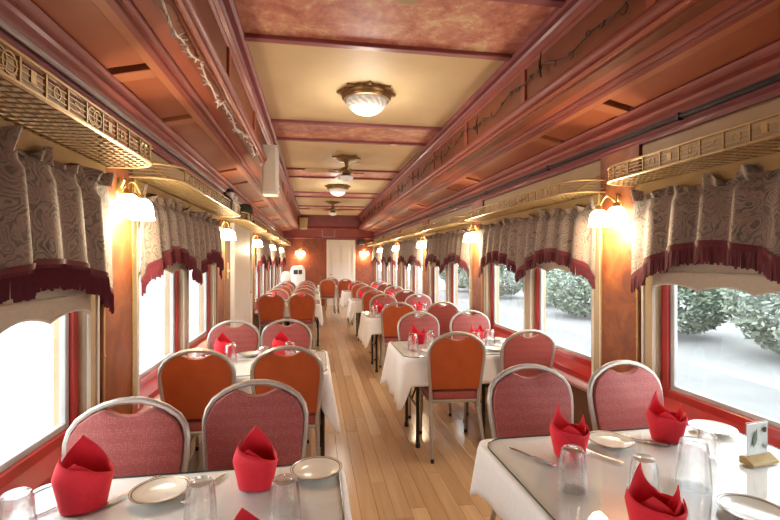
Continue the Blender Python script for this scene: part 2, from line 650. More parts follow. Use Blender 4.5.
for s, side, wn in SIDES:
    PIL = PILS[s]
    # border of the ceiling, crown, clerestory wall, roll and stepped ledge
    trim([(0.855, ZC + 0.01), (0.855, ZC - 0.022), (0.872, ZC - 0.034), (0.905, ZC - 0.034), (0.915, ZC - 0.05), (0.955, ZC - 0.05), (0.955, ZC + 0.01)], s, 'plum')
    trim([(0.96, ZC - 0.05), (0.915, ZC - 0.05), (0.917, ZC - 0.062), (0.935, ZC - 0.078), (0.935, ZC - 0.092), (0.948, ZC - 0.105), (0.96, ZC - 0.105)], s, 'burgundy')
    cw = struct(MB().box(s * 0.952, s * 1.02, Y0, Y1, 2.36, ZC + 0.01).build('wall_clerestory_' + side, 'clerestory'))
    yy = 0.5
    while yy < Y1:
        MB().box(s * 0.938, s * 0.953, yy - 0.03, yy + 0.03, 2.46, 2.69).build('clerestory_post', 'ledge_red', cw, bevel=0.004, seg=1)
        yy += 1.165
    trim([(0.96, 2.475)] + half_round(0.944, 2.432, 0.036, 120, 270, 8) + [(0.96, 2.39)], s, 'burgundy')
    trim([(1.02, 2.42), (0.932, 2.398), (0.926, 2.388), (0.936, 2.376)] + half_round(0.985, 2.374, 0.012, 180, 360, 5)
         + [(1.01, 2.372), (1.018, 2.364), (1.085, 2.358), (1.09, 2.362), (1.15, 2.362), (1.15, 2.42)], s, 'ledge_red')
    trim([(1.09, 2.368)] + half_round(1.108, 2.352, 0.016, 180, 360, 6) + [(1.132, 2.350), (1.138, 2.338), (1.165, 2.334), (1.165, 2.41)], s, 'burgundy')

    # lower deck with recessed panels
    def zd(a):
        return 2.334 - (a - 1.165) * 0.22
    dk = struct(MB().prism([(1.15, 2.44), (1.15, 2.425), (1.44, 2.39), (1.44, 2.44)], lambda p, q, t: (s * p, t, q), Y0, Y1).build('ceiling_' + side, 'dark_metal_slot_shade'))  # dark colour paints in the shade seen through the panel slots

    def deck(a0, a1, y0, y1, mat, name, up0, up1, bevel=0.004):
        MB().hexa([(s * a0, y0, zd(a0) + up0), (s * a1, y0, zd(a1) + up0), (s * a1, y1, zd(a1) + up0), (s * a0, y1, zd(a0) + up0),
                   (s * a0, y0, zd(a0) + up1), (s * a1, y0, zd(a1) + up1), (s * a1, y1, zd(a1) + up1), (s * a0, y1, zd(a0) + up1)]).build(name, mat, dk, bevel=bevel, seg=1)
    deck(1.160, 1.207, Y0, Y1, 'rust_rail', 'deck_rail', 0.0, 0.07)
    deck(1.392, 1.415, Y0, Y1, 'burgundy', 'deck_rail', 0.0, 0.06)
    deck(1.380, 1.394, Y0, Y1, 'plum', 'deck_bead', 0.012, 0.06)
    edges = []
    for p in PIL + [PIL[-1] + PITCH]:
        edges += [p - 0.10, p + 0.64]
    prev = Y0
    for e in edges:
        if e - 0.05 > prev:
            y1 = min(e, Y1)
            deck(1.205, 1.382, prev, y1 - 0.05, 'rust_panel', 'deck_panel', 0.012, 0.045, bevel=0)
            # raised field with chamfered edge
            if e < Y1:
                deck(1.205, 1.394, e, min(e + 0.09, Y1), 'rust_rail', 'deck_rail', 0.0, 0.06)
            prev = min(e + 0.09, Y1)
    if prev < Y1 - 0.05:
        deck(1.205, 1.382, prev, Y1, 'rust_panel', 'deck_panel', 0.012, 0.045, bevel=0)
    # cornice against the wall
    trim([(1.44, 2.36), (1.385, 2.300), (1.372, 2.285), (1.378, 2.268), (1.392, 2.252), (1.384, 2.236), (1.372, 2.220), (1.376, 2.204), (1.392, 2.190), (1.399, 2.172), (1.44, 2.168)], s, 'burgundy')
    trim([(1.44, 2.170), (1.398, 2.170), (1.398, 2.122), (1.386, 2.115), (1.382, 2.100), (1.392, 2.090), (1.392, 2.078), (1.44, 2.078)], s, 'plum')
    cdt = MB().tube([(s * 1.385, Y0 + 0.05, 2.146), (s * 1.385, Y1 - 0.02, 2.146)], 0.012, 8).build('conduit', 'conduit_grey' if s < 0 else 'speaker_black', smooth=True)
    tag(cdt, ('pale metal' if s < 0 else 'black') + ' electrical conduit running along the cornice of ' + wn, 'conduit')
    if s > 0:
        for k in range(8):
            MB().box(1.37, 1.4, 0.7 + k * 1.3, 0.715 + k * 1.3, 2.128, 2.164).build('clip', 'dark_metal_slot_shade', cdt)

# ------------------------------------------------------------------ side walls with windows
LDOOR = (5.40, 6.92)
win_n = 0


def make_window(s, ya, yb, idx):
    """one sash window: red sash, grey storm strip, glass pane, red sloped sill"""
    w = srt('window_%d' % idx, (s * 1.44, (ya + yb) / 2, 0.73))
    h2 = (yb - ya) / 2
    zt = 0.95

    def frame(m, x0, x1, hw, t, z0, z1):
        m.box(x0, x1, -hw, -hw + t, z0, z1)
        m.box(x0, x1, hw - t, hw, z0, z1)
        m.box(x0, x1, -hw + t, hw - t, z0, z0 + t)
        m.box(x0, x1, -hw + t, hw - t, z1 - t, z1)
    m = MB()
    frame(m, s * -0.012, s * 0.022, h2, 0.048, -0.05, zt)
    m.build('sash', 'red_paint', w, bevel=0.005, seg=1)
    m = MB()
    frame(m, s * 0.002, s * 0.026, h2 - 0.048, 0.026, -0.004, zt - 0.048)
    m.build('storm_frame', 'grey_trim', w, bevel=0.003, seg=1)
    MB().box(s * 0.014, s * 0.018, -h2 + 0.07, h2 - 0.07, 0.018, zt - 0.07).build('pane', 'window_glass', w)
    return w


for s, side, wn in SIDES:
    PIL = PILS[s]
    w = struct(MB().box(s * WA, s * 1.53, Y0, Y1 + 0.1, -0.08, 0.60).box(s * WA, s * 1.53, Y0, Y1 + 0.1, 1.66, 2.42).build('wall_' + side, 'cream_trim'))
    # wainscot boards below the windows
    yy = Y0
    while yy < Y1:
        if not (s < 0 and yy + 0.6 > LDOOR[0] and yy < LDOOR[1]):
            MB().box(s * (WA - 0.012), s * (WA + 0.01), yy + 0.004, min(yy + 0.60, Y1) - 0.004, 0.10, 0.545).build('wainscot_panel', 'wainscot', w, bevel=0.004, seg=1)
        yy += 0.605
    struct(MB().box(s * (WA - 0.022), s * (WA + 0.01), Y0, Y1, 0.0, 0.10).build('baseboard_' + side, 'wainscot', bevel=0.005, seg=1))
    ps = PIL
    for k, p in enumerate(ps):
        # pillar with brass beads
        pl = MB().box(s * 1.385, s * 1.53, p - PHW, p + PHW, 0.0, 2.08).build('pillar', 'copper_pillar', w)
        for e in (-1, 1):
            MB().box(s * 1.379, s * 1.39, p + e * (PHW - 0.012) - 0.006, p + e * (PHW - 0.012) + 0.006, 0.55, 1.84).build('pillar_bead', 'brass', pl, bevel=0.002, seg=1)
            for zz in (0.75, 0.98, 1.21, 1.44):
                MB().lathe([(0.0, 0.004), (0.005, 0.003), (0.006, 0.0)], 8).build('screw', 'brass', pl).matrix_local = Matrix.Translation((s * 1.379, p + e * (PHW - 0.012), zz)) @ Matrix.Rotation(-s * PI / 2, 4, 'Y')
    bays = [(PIL[i] + PHW, PIL[i + 1] - PHW) for i in range(len(PIL) - 1)]
    bays.append((PIL[-1] + PHW, Y1))
    bays.insert(0, (Y0, PIL[0] - PHW))
    for bi, (ya, yb) in enumerate(bays):
        isdoor = (s < 0 and bi == 3)
        cas = 0.115
        mul = 0.15
        if isdoor:
            continue
        if bi in (0, len(bays) - 1):
            n = 1
            spans = [(ya + 0.1, yb - 0.1)]
            MB().box(s * (WA + 0.0), s * 1.53, ya, ya + 0.1, 0.60, 1.66).build('casing', 'cream_trim', w)
            MB().box(s * (WA + 0.0), s * 1.53, yb - 0.1, yb, 0.60, 1.66).build('casing', 'cream_trim', w)
        else:
            mid = (ya + yb) / 2
            spans = [(ya + cas, mid - mul / 2), (mid + mul / 2, yb - cas)]
            for c0, c1 in ((ya, ya + cas), (yb - cas, yb), (mid - mul / 2, mid + mul / 2)):
                MB().alongy([(s * 1.53, 0.60), (s * 1.40, 0.60), (s * 1.40, 1.80), (s * 1.53, 1.80)], c0, c1).build('casing', 'cream_trim', w, bevel=0.006, seg=1)
                inner = 0.03
                for e in ((c0 + 0.006), (c1 - 0.006 - 0.02)):
                    MB().box(s * 1.392, s * 1.402, e, e + 0.02, 0.60, 1.76).build('casing_bead', 'white_paint', w, bevel=0.003, seg=1)
        for (sa, sb) in spans:
            win_n += 1
            make_window(s, sa, sb, win_n)
        # sloped red sill board and the ledge below it
        MB().alongy([(s * 1.395, 0.585), (s * 1.395, 0.625), (s * 1.445, 0.715), (s * 1.47, 0.715), (s * 1.47, 0.585)], ya, yb).build('window_sill', 'red_paint', w, bevel=0.004, seg=1)
        MB().alongy([(s * 1.415, 0.545), (s * 1.335, 0.545), (s * 1.33, 0.552), (s * 1.33, 0.566), (s * 1.335, 0.572), (s * 1.41, 0.588)], ya, yb).build('window_ledge', 'ledge_pink', w, smooth=True)
        # tan board that carries the rod
        MB().box(s * 1.372, s * WA, ya, yb, 1.775, 1.852).build('head_board', 'tan_board', w, bevel=0.006, seg=1)
        MB().box(s * 1.395, s * WA, ya + 0.01, yb - 0.01, 1.87, 2.07).build('upper_panel', 'cream_trim', w, bevel=0.006, seg=1)

# the left wall around the side door
wl = bpy.data.objects['wall_left']
ya, yb = PILS[-1][2] + PHW, PILS[-1][3] - PHW
MB().box(-1.395, -1.53, ya, LDOOR[0], 0.0, 2.08).box(-1.395, -1.53, LDOOR[1], yb, 0.0, 2.08).box(-1.395, -1.53, LDOOR[0], LDOOR[1], 1.93, 2.08).build('door_surround', 'copper_pillar', wl)
d2 = srt('door_2', (-1.37, (LDOOR[0] + LDOOR[1]) / 2, 0))
hw = (LDOOR[1] - LDOOR[0]) / 2
MB().box(-0.03, 0.0, -hw + 0.06, hw - 0.06, 0.005, 1.87).build('door_leaf', 'white_paint', d2, bevel=0.004, seg=1)
MB().box(-0.04, 0.022, -hw, -hw + 0.06, 0, 1.93).box(-0.04, 0.022, hw - 0.06, hw, 0, 1.93).box(-0.04, 0.022, -hw + 0.06, hw - 0.06, 1.87, 1.93).build('door_frame', 'cool_white', d2, bevel=0.006, seg=1)
MB().tube([(0.0, hw - 0.13, 0.95), (0.05, hw - 0.13, 0.95), (0.05, hw - 0.23, 0.95)], 0.009, 8).build('door_handle', 'brass', d2, smooth=True)
sw = thing('switch_plate', 'brass switch plate on the copper panel beside the cream side door', 'switch', (-1.395, 5.22, 1.30))
MB().box(0, 0.008, -0.055, 0.055, -0.09, 0.09).build('plate', 'brass', sw, bevel=0.003, seg=1)
for dy in (-0.024, 0.024):
    MB().box(0.006, 0.02, dy - 0.006, dy + 0.006, -0.014, 0.014).build('toggle', 'white_paint', sw)

# ------------------------------------------------------------------ end wall
be = struct(MB().box(-1.53, 1.53, Y1, Y1 + 0.12, -0.08, 2.9).build('wall_back', 'copper_wall'))
MB().box(-1.41, 1.41, Y1 - 0.03, Y1, 2.10, 2.36).build('header_board', 'burgundy', be, bevel=0.005, seg=1)
MB().box(-0.95, 0.95, Y1 - 0.02, Y1, 2.44, 2.79).build('header_panel', 'plum', be, bevel=0.005, seg=1)
MB().prism([(Y1, 2.35), (Y1 - 0.06, 2.36), (Y1 - 0.075, 2.39), (Y1 - 0.06, 2.42), (Y1 - 0.03, 2.45), (Y1, 2.45)], lambda p, q, t: (t, p, q), -0.95, 0.95).build('header_moulding', 'burgundy', be, smooth=True)
MB().prism([(Y1, 2.07), (Y1 - 0.05, 2.08), (Y1 - 0.06, 2.10), (Y1 - 0.04, 2.13), (Y1, 2.14)], lambda p, q, t: (t, p, q), -1.41, 1.41).build('header_moulding', 'plum', be, smooth=True)
struct(MB().box(-1.53, 1.53, Y0 - 0.12, Y0, -0.08, 2.9).build('wall_front', 'copper_wall'))
DX0, DX1, DZ = -0.07, 0.79, 1.97
d1 = srt('door_1', ((DX0 + DX1) / 2, Y1, 0))
hw = (DX1 - DX0) / 2
MB().box(-hw + 0.07, hw - 0.07, -0.035, 0.0, 0.005, DZ).build('door_leaf', 'door_white', d1, bevel=0.004, seg=1)
MB().box(-hw - 0.01, -hw + 0.07, -0.05, 0, 0, DZ + 0.08).box(hw - 0.07, hw + 0.01, -0.05, 0, 0, DZ + 0.08).box(-hw + 0.07, hw - 0.07, -0.05, 0, DZ, DZ + 0.08).build('door_frame', 'white_paint', d1, bevel=0.008, seg=1)
for (x0, x1) in ((-0.27, -0.03), (0.03, 0.27)):
    for (z0, z1) in ((0.2, 0.85), (1.0, 1.85)):
        MB().box(x0, x1, -0.043, -0.034, z0, z1).build('door_panel', 'door_white', d1, bevel=0.006, seg=1)
MB().lathe([(0.0, 0.0), (0.026, 0.012), (0.03, 0.03), (0.016, 0.045), (0.014, 0.07)], 12).build('door_knob', 'brass', d1, smooth=True).matrix_local = Matrix.Translation((-0.31, -0.10, 0.97)) @ Matrix.Rotation(-PI / 2, 4, 'X')

# ------------------------------------------------------------------ luggage racks


def rack(name, s, ya, yb, label):
    """tray of brass lattice with a rounded footprint and a pierced ornamental front band"""
    t = thing('luggage_rack', label, 'rack', (s * WA, (ya + yb) / 2, 1.853), 0, 'brass luggage racks above the windows')
    h = (yb - ya) / 2
    dp = 0.255
    rc = 0.15
    out = [(0.004, -h)]
    for i in range(9):
        a = R(90 * i / 8)
        out.append((dp - rc + rc * math.sin(a), -h + rc - rc * math.cos(a)))
    for i in range(9):
        a = R(90 * i / 8)
        out.append((dp - rc + rc * math.cos(a), h - rc + rc * math.sin(a)))
    out.append((0.004, h))
    P = lambda z: [(-s * x, y, z) for x, y in out]
    MB().tube(P(0.0), 0.009, 6, flat=0.7).build('bottom_rail', 'rack_brass', t, smooth=True)
    MB().tube(P(0.075), 0.007, 6).build('top_rail', 'rack_brass', t, smooth=True)
    m = MB()
    for z in (0.02, 0.037, 0.054):
        m.tube(P(z), 0.0022, 4)
    # uprights and medallions along the front
    L = 2 * (h - rc)
    n = max(4, int(L / 0.105))
    for i in range(n + 1):
        y = -h + rc + L * i / n
        x = -s * dp
        m.box(x - 0.004, x + 0.004, y - 0.0035, y + 0.0035, 0.003, 0.075)
        if i < n:
            yc = y + L / n / 2
            k = i % 4
            if k in (0, 2):
                rr = 0.027 if k == 0 else 0.018
                for dy in ((-0.018, 0.018) if k == 0 else (0,)):
                    m.tube([(x, yc + dy + rr * math.cos(q * PI / 6), 0.038 + rr * math.sin(q * PI / 6)) for q in range(12)], 0.0032, 4, closed=True)
            if k == 1:
                m.box(x - 0.003, x + 0.003, yc - 0.012, yc + 0.012, 0.022, 0.056)
            if k == 3:
                m.tube([(x, yc + 0.02 * math.sin(q), 0.02 + 0.006 * q) for q in range(7)], 0.003, 4)
    o = m.build('pierced_band', 'rack_brass', t)
    # thin brass sheet behind the piercing, low
    # lattice floor of crossing strips
    m = MB()

    def xmax(y):
        e = h - abs(y)
        return dp if e > rc else dp - rc + math.sqrt(max(0, rc * rc - (rc - e) ** 2))
    y = -h + 0.012
    while y < h:
        m.box(0, -s * (xmax(y) - 0.004), y - 0.0035, y + 0.0035, -0.003, 0.001)
        y += 0.044
    x = 0.02
    while x < dp - 0.01:
        cut = 0 if x < dp - rc else rc - math.sqrt(max(0, rc * rc - (x - dp + rc) ** 2))
        m.box(-s * (x - 0.005), -s * (x + 0.005), -h + cut + 0.004, h - cut - 0.004, -0.001, 0.0032)
        x += 0.032
    o = m.build('lattice', 'rack_brass', t)
    o['kind'] = 'stuff'
    for q in (-0.62, 0.0, 0.62):
        MB().tube([(0, q * h * 1.5, 0.12), (-s * 0.09, q * h * 1.5, 0.075), (-s * 0.2, q * h * 1.5, 0.006)], 0.006, 6).build('bracket', 'rack_brass', t, smooth=True)
    return t


for s, side, wn in SIDES:
    PIL = PILS[s]
    bays = [(PIL[i] + PHW, PIL[i + 1] - PHW) for i in range(len(PIL) - 1)] + [(PIL[-1] + PHW, Y1)]
    for bi, (ya, yb) in enumerate(bays):
        if yb > Y1 - 0.02:
            yb = Y1 - 0.08
        lb = 'brass lattice luggage rack, %s window bay along %s' % (ORD[bi], wn) if not (s < 0 and bi == 2) else 'brass lattice luggage rack above the cream side door'
        rack('rack', s, ya - 0.05, yb + 0.05, lb)

# ------------------------------------------------------------------ valances and shades


def valance(s, ya, yb, narch, label, seed, low=0.0, arch=0.185):
    rnd = random.Random(seed)
    yc = (ya + yb) / 2
    t = thing('window_valance', label, 'valance', (s * 1.375, yc, 1.25), 0, 'paisley valances')
    L = yb - ya
    nf = max(3, int(L / 0.17))
    ph = [rnd.uniform(-0.5, 0.5) for _ in range(nf + 2)]
    am = [rnd.uniform(0.5, 1.25) for _ in range(nf + 2)]

    def fold(u):
        q = u * nf
        i = int(q)
        f = q - i
        a = am[i] * (1 - f) + am[i + 1] * f
        p = ph[i] * (1 - f) + ph[i + 1] * f
        return a * math.cos(2 * PI * q + p * 1.2)

    def zb(u):
        q = (u * narch) % 1.0
        if u > 0.9999:
            q = 1.0
        w = math.sin(PI * q)
        return 0.055 - low + arch * (max(0, w) ** 0.75)

    def surf(u, v):
        y = -L / 2 + u * L
        top = 0.530 + 0.012 * fold(u * 0.93 + 0.03)
        z = top + (zb(u) - top) * v
        if v < 0.001:
            bul = 0.006
        else:
            bul = 0.020 + 0.045 * v ** 0.6 + fold(u) * (0.020 - 0.004 * v)
        pin = math.exp(-((v - 0.11) / 0.05) ** 2)
        bul = bul * (1 - 0.5 * pin)
        bul *= min(1.0, 0.35 + min(u, 1 - u) * L / 0.3)
        return (-s * bul, y + 0.012 * math.sin(2 * PI * u * nf + 1), z)
    NU, NV = nf * 14 + 1, 15
    MB().grid(surf, NU, NV).build('cloth', 'paisley', t, smooth=True, angle=80)
    # ruffled heading above the rod pocket

    def ruf(u, v):
        y = -L / 2 + u * L
        b_ = fold(u * 0.999) * 0.022 * (0.3 + v) + 0.012 * math.sin(2 * PI * u * nf * 2.3)
        return (-s * (0.024 + b_), y, 0.500 + (0.040 + 0.022 * math.sin(2 * PI * u * nf * 0.77 + 1) + 0.012 * fold(u)) * v)
    MB().grid(ruf, NU, 4).build('ruffle', 'paisley', t, smooth=True, angle=80)
    # fringe: braid plus hanging strands
    m = MB()

    def braid(u, v):
        x, y, z = surf(u, 1.0)
        return (x - s * 0.005, y, z + 0.020 - 0.030 * v)
    m.grid(braid, NU, 2)
    m.grid(lambda u, v: (braid(u, v)[0] + s * 0.008, braid(u, v)[1], braid(u, v)[2]), NU, 2)
    o = m.build('fringe_braid', 'fringe', t, smooth=True)
    m = MB()
    n = int(L / 0.0055)
    for i in range(n):
        u = (i + 0.5) / n
        x, y, z = surf(u, 1.0)
        x -= s * 0.002
        ln = 0.082 + rnd.uniform(-0.009, 0.009)
        dx, dy = rnd.uniform(-0.005, 0.005), rnd.uniform(-0.005, 0.005)
        b = len(m.v)
        w_ = 0.0060
        for (zz, ox, oy, ww) in ((z + 0.002, 0, 0, w_ * 0.7), (z - ln, dx, dy, w_)):
            for k in range(3):
                m.v.append((x + ox + ww * math.cos(k * 2.094), y + oy + ww * math.sin(k * 2.094), zz))
        for k in range(3):
            l = (k + 1) % 3
            m.face([b + k, b + l, b + 3 + l, b + 3 + k])
        m.face([b + 3, b + 4, b + 5])
    o = m.build('fringe', 'fringe', t)
    o['kind'] = 'stuff'
    MB().tube([(-s * 0.001, -L / 2, 0.49), (-s * 0.001, L / 2, 0.49)], 0.006, 8).build('rod', 'brass', t, smooth=True)
    return t


def shade(s, ya, yb, zbot, label):
    t = thing('scalloped_blind', label, 'blind', (s * 1.40, (ya + yb) / 2, zbot), 0, 'cream scalloped blinds')
    L = yb - ya
    ns = 3

    def hem(u):
        return 0.028 * (math.sin(PI * ((u * ns) % 1.0)) ** 0.8 if 0 < u < 1 else 0)

    def sf(u, v):
        z0 = hem(u)
        return (-s * (0.008 + 0.008 * math.sin(PI * v) + 0.006 * math.sin(u * 9 + v * 3) * (1 - v)), -L / 2 + u * L, z0 + (0.46 - z0) * v)
    MB().grid(sf, 49, 8).build('cloth', 'shade_cloth', t, smooth=True)
    MB().tube([sf(i / 48, 0) for i in range(49)], 0.006, 5).build('hem_trim', 'shade_trim', t, smooth=True)
    MB().tube([(-s * 0.018, -L / 2 + 0.01, 0.085), (-s * 0.018, L / 2 - 0.01, 0.085)], 0.008, 6).build('hem_bar', 'shade_cloth', t, smooth=True)
    return t


sd = 11
for s, side, wn in SIDES:
    PIL = PILS[s]
    bays = [(PIL[i] + PHW, PIL[i + 1] - PHW) for i in range(len(PIL) - 1)]
    bays.append((PIL[-1] + PHW, Y1 - 0.05))
    for bi, (ya, yb) in enumerate(bays):
        if s < 0 and bi == 2:
            continue
        sd += 1
        na = 2 if bi < 5 else 1
        lo, ar = (0.05, 0.15) if (s < 0 and bi == 0) else (0.0, 0.185)
        valance(s, ya - 0.01, yb + 0.005, na, 'taupe paisley valance with maroon fringe, %s window bay along %s' % (ORD[bi], wn), sd, lo, ar)
        mid = (ya + yb) / 2
        spans = [(ya + 0.12, mid - 0.08), (mid + 0.08, yb - 0.12)] if bi < 5 else [(ya + 0.1, yb - 0.1)]
        for wi, (sa, sb) in enumerate(spans):
            zb_ = (1.27 if s > 0 else 1.19) if bi == 0 else 1.30 + 0.03 * ((bi + wi) % 3)
            shade(s, sa - 0.02, sb + 0.02, zb_, 'cream scalloped blind over the %s window, %s bay along %s' % (ORD[wi], ORD[bi], wn))

# ------------------------------------------------------------------ wall sconces


def make_sconce(label):
    t = thing('wall_sconce', label, 'sconce', (0, 0, 0), 0, 'brass wall sconces')
    m = MB().lathe([(0.0, 0.018), (0.02, 0.016), (0.032, 0.010), (0.038, 0.004), (0.04, 0.0)], 16)
    m.v = [(x * 0.9, z, y * 1.5) for (x, y, z) in m.v]
    m.v = [(y, x, z) for (x, y, z) in m.v]
    m.build('back_plate', 'brass', t, smooth=True)
    for e in (-1, 1):
        pts = []
        for i in range(11):
            a = PI * i / 10
            pts.append((0.012 + 0.062 * (i / 10) ** 0.8, e * (0.012 + 0.07 * (i / 10)), 0.01 + 0.055 * math.sin(a) + (-0.035 * i / 10)))
        arm = MB().tube(pts, 0.0062, 8).build('arm', 'brass', t, smooth=True)
        MB().lathe([(0.0, 0.02), (0.012, 0.018), (0.02, 0.006), (0.024, -0.012), (0.02, -0.018)], 12, c=pts[-1]).build('socket_cup', 'brass', arm, smooth=True)
        px, py, pz = pts[-1]
        prof = [(0.020, -0.006), (0.034, -0.014), (0.050, -0.034), (0.056, -0.062), (0.058, -0.09), (0.064, -0.112), (0.061, -0.113), (0.054, -0.09), (0.052, -0.062), (0.046, -0.036), (0.018, -0.012)]
        MB().lathe(prof, 20, c=(px, py, pz), rmod=lambda th, i: 1 + 0.03 * math.cos(8 * th), cap=False).build('glass_shade', 'sconce_glass', t, smooth=True)
    return t


sc_proto = make_sconce('x')
remember(sc_proto)
used_s = []


def sconce(loc, rz, label):
    o = place(sc_proto, used_s, loc, rz, label)
    ld = bpy.data.lights.new('sconce_bulb', 'POINT')
    ld.energy = SCONCE_W
    ld.color = (1.0, 0.76, 0.47)
    ld.shadow_soft_size = 0.05
    lo = bpy.data.objects.new('sconce_bulb', ld)
    COL.objects.link(lo)
    lo.parent = o
    lo.location = (0.13, 0, -0.19)
    return o


for s, side, wn in SIDES:
    PIL = PILS[s]
    for k, p in enumerate(PIL):
        if p < 1:
            continue
        sconce((s * 1.385, p, 1.765), 0 if s < 0 else PI, 'lit brass sconce with two glass shades, %s pillar along %s' % (ORD[k - 1], wn))
sconce((-0.88, Y1, 1.72), -PI / 2, 'lit brass sconce on the copper end wall above the white appliances')
sconce((1.08, Y1, 1.72), -PI / 2, 'lit brass sconce on the copper end wall under the black loudspeaker')

# ------------------------------------------------------------------ ceiling lights and fans


def star_ring(n, r0, r1, z0, z1):
    m = MB()
    poly = []
    for i in range(n * 8):
        th = 2 * PI * i / (n * 8)
        k = i % 8
        r = r0 + (r1 - r0) * (1.0 if k == 0 else 0.55 if k in (1, 7) else 0.12 if k in (2, 6) else 0.28 if k == 4 else 0.05)
        poly.append((r * math.cos(th), r * math.sin(th)))
    m.prism(poly, lambda p, q, t: (p, q, t), z0, z1)
    return m


def dome_light(y, label):
    t = thing('ceiling_light', label, 'ceiling light', (-0.02, y, ZC), 0, 'dome ceiling lights')
    star_ring(8, 0.195, 0.245, -0.022, 0.0).build('star_rim', 'bronze', t, bevel=0.003, seg=1)
    MB().lathe([(0.0, -0.002), (0.2, -0.002), (0.205, -0.03), (0.195, -0.045), (0.20, -0.055), (0.19, -0.07), (0.172, -0.075), (0.165, -0.05)], 40).build('ring', 'bronze', t, smooth=True)
    prof = [(0.168, -0.06)]
    for i in range(1, 9):
        a = R(90 * i / 8)
        prof.append((0.168 * math.cos(a) + 0.0005, -0.06 - 0.125 * math.sin(a)))
    MB().lathe(prof, 32, rmod=lambda th, i: 1 + 0.012 * math.cos(16 * th + i * PI)).build('glass_dome', 'dome_glass', t)
    ld = bpy.data.lights.new('dome_bulb', 'POINT')
    ld.energy = DOME_W
    ld.color = (1.0, 0.91, 0.78)
    ld.shadow_soft_size = 0.12
    lo = bpy.data.objects.new('dome_bulb', ld)
    COL.objects.link(lo)
    lo.parent = t
    lo.location = (0, 0, -0.32)


def fan(y, label, rot=0.3):
    t = thing('ceiling_fan', label, 'ceiling fan', (-0.02, y, ZC), rot, 'ceiling fans')
    star_ring(6, 0.15, 0.20, -0.018, 0.0).build('ceiling_plate', 'bronze', t, bevel=0.003, seg=1)
    MB().lathe([(0.0, -0.002), (0.14, -0.002), (0.15, -0.03), (0.12, -0.05), (0.05, -0.06), (0.025, -0.08), (0.02, -0.15)], 24).build('canopy', 'bronze', t, smooth=True)
    MB().lathe([(0.02, -0.13), (0.06, -0.14), (0.085, -0.165), (0.09, -0.2), (0.07, -0.225), (0.05, -0.235)], 24).build('motor', 'bronze', t, smooth=True)
    for k in range(4):
        a = 2 * PI * k / 4
        bl = thing_part('blade', t)
        m = MB()
        poly = [(0.17, -0.035), (0.30, -0.055), (0.48, -0.062), (0.54, -0.04), (0.555, 0.0), (0.54, 0.04), (0.48, 0.062), (0.30, 0.055), (0.17, 0.035)]
        ca, sa = math.cos(a), math.sin(a)
        m.prism(poly, lambda p, q, tt: (p * ca - q * sa, p * sa + q * ca, tt + q * 0.18), -0.196, -0.190)
        b_ = m.build('blade', 'cream_trim', t, bevel=0)
        MB().tube([(0.07 * ca, 0.07 * sa, -0.2), (0.14 * ca, 0.14 * sa, -0.205), (0.24 * ca, 0.24 * sa, -0.200)], 0.009, 6).build('blade_iron', 'bronze', b_, smooth=True)
    MB().lathe([(0.05, -0.235), (0.07, -0.245), (0.095, -0.26)], 20).build('light_fitter', 'bronze', t, smooth=True)
    prof = [(0.095, -0.258)]
    for i in range(1, 7):
        a = R(90 * i / 6)
        prof.append((0.095 * math.cos(a) + 0.0005, -0.258 - 0.07 * math.sin(a)))
    MB().lathe(prof, 24).build('glass_bowl', 'dome_glass', t, smooth=True)


def thing_part(*a):
    return None


fan(1.47, 'bronze ceiling fan with pale blades on the cream panel nearest the front rose panel', 0.03)
dome_light(3.66, 'faceted glass dome light with bronze star rim, first after the front fan')
fan(6.02, 'bronze ceiling fan with glass bowl between the two dome lights', 0.15)
dome_light(8.36, 'faceted glass dome light with bronze star rim beyond the middle fan')
fan(10.7, 'bronze ceiling fan with glass bowl nearest the end wall header', 0.2)

# ------------------------------------------------------------------ string lights, garland, loudspeakers
rnd = random.Random(3)
t = thing('string_lights', 'white string lights draped along the ledge toward the tall white loudspeaker', 'string lights', (0, 0, 0))
pts = []
yy = 0.7
while yy < 4.62:
    sag = 0.02 * math.sin(yy * 9) + 0.012 * math.sin(yy * 23)
    pts.append((-0.975 + 0.02 * (yy > 3.4), yy, 2.335 + sag + 0.02 * max(0, yy - 2.5)))
    yy += 0.06
MB().tube(pts, 0.005, 5).build('wire', 'bulb_white', t, smooth=True)
m = MB()
for p in pts:
    for q in range(2):
        d = Vector((rnd.uniform(-1, 1), rnd.uniform(-1, 1), rnd.uniform(-1, 0.6))).normalized() * 0.032
        m.tube([p, tuple(Vector(p) + d * 0.6), tuple(Vector(p) + d)], [0.0042, 0.0045, 0.002], 5)
o = m.build('bulbs', 'bulb_white', t)
o['kind'] = 'stuff'
t = thing('string_lights', 'loose white light wires hanging behind the tall white loudspeaker', 'string lights', (0, 0, 0))
pts = [(-0.9, 4.9 + 0.09 * i, 2.50 - 0.02 * i + 0.03 * math.sin(i * 1.3)) for i in range(12)]
MB().tube(pts, 0.004, 5).build('wire', 'bulb_white', t, smooth=True)
m = MB()
for p in pts:
    for q in range(3):
        d = Vector((rnd.uniform(-1, 1), rnd.uniform(-1, 1), rnd.uniform(-1, 0.6))).normalized() * 0.05
        m.tube([p, tuple(Vector(p) + d)], 0.003, 5)
o = m.build('bulbs', 'bulb_white', t)
o['kind'] = 'stuff'

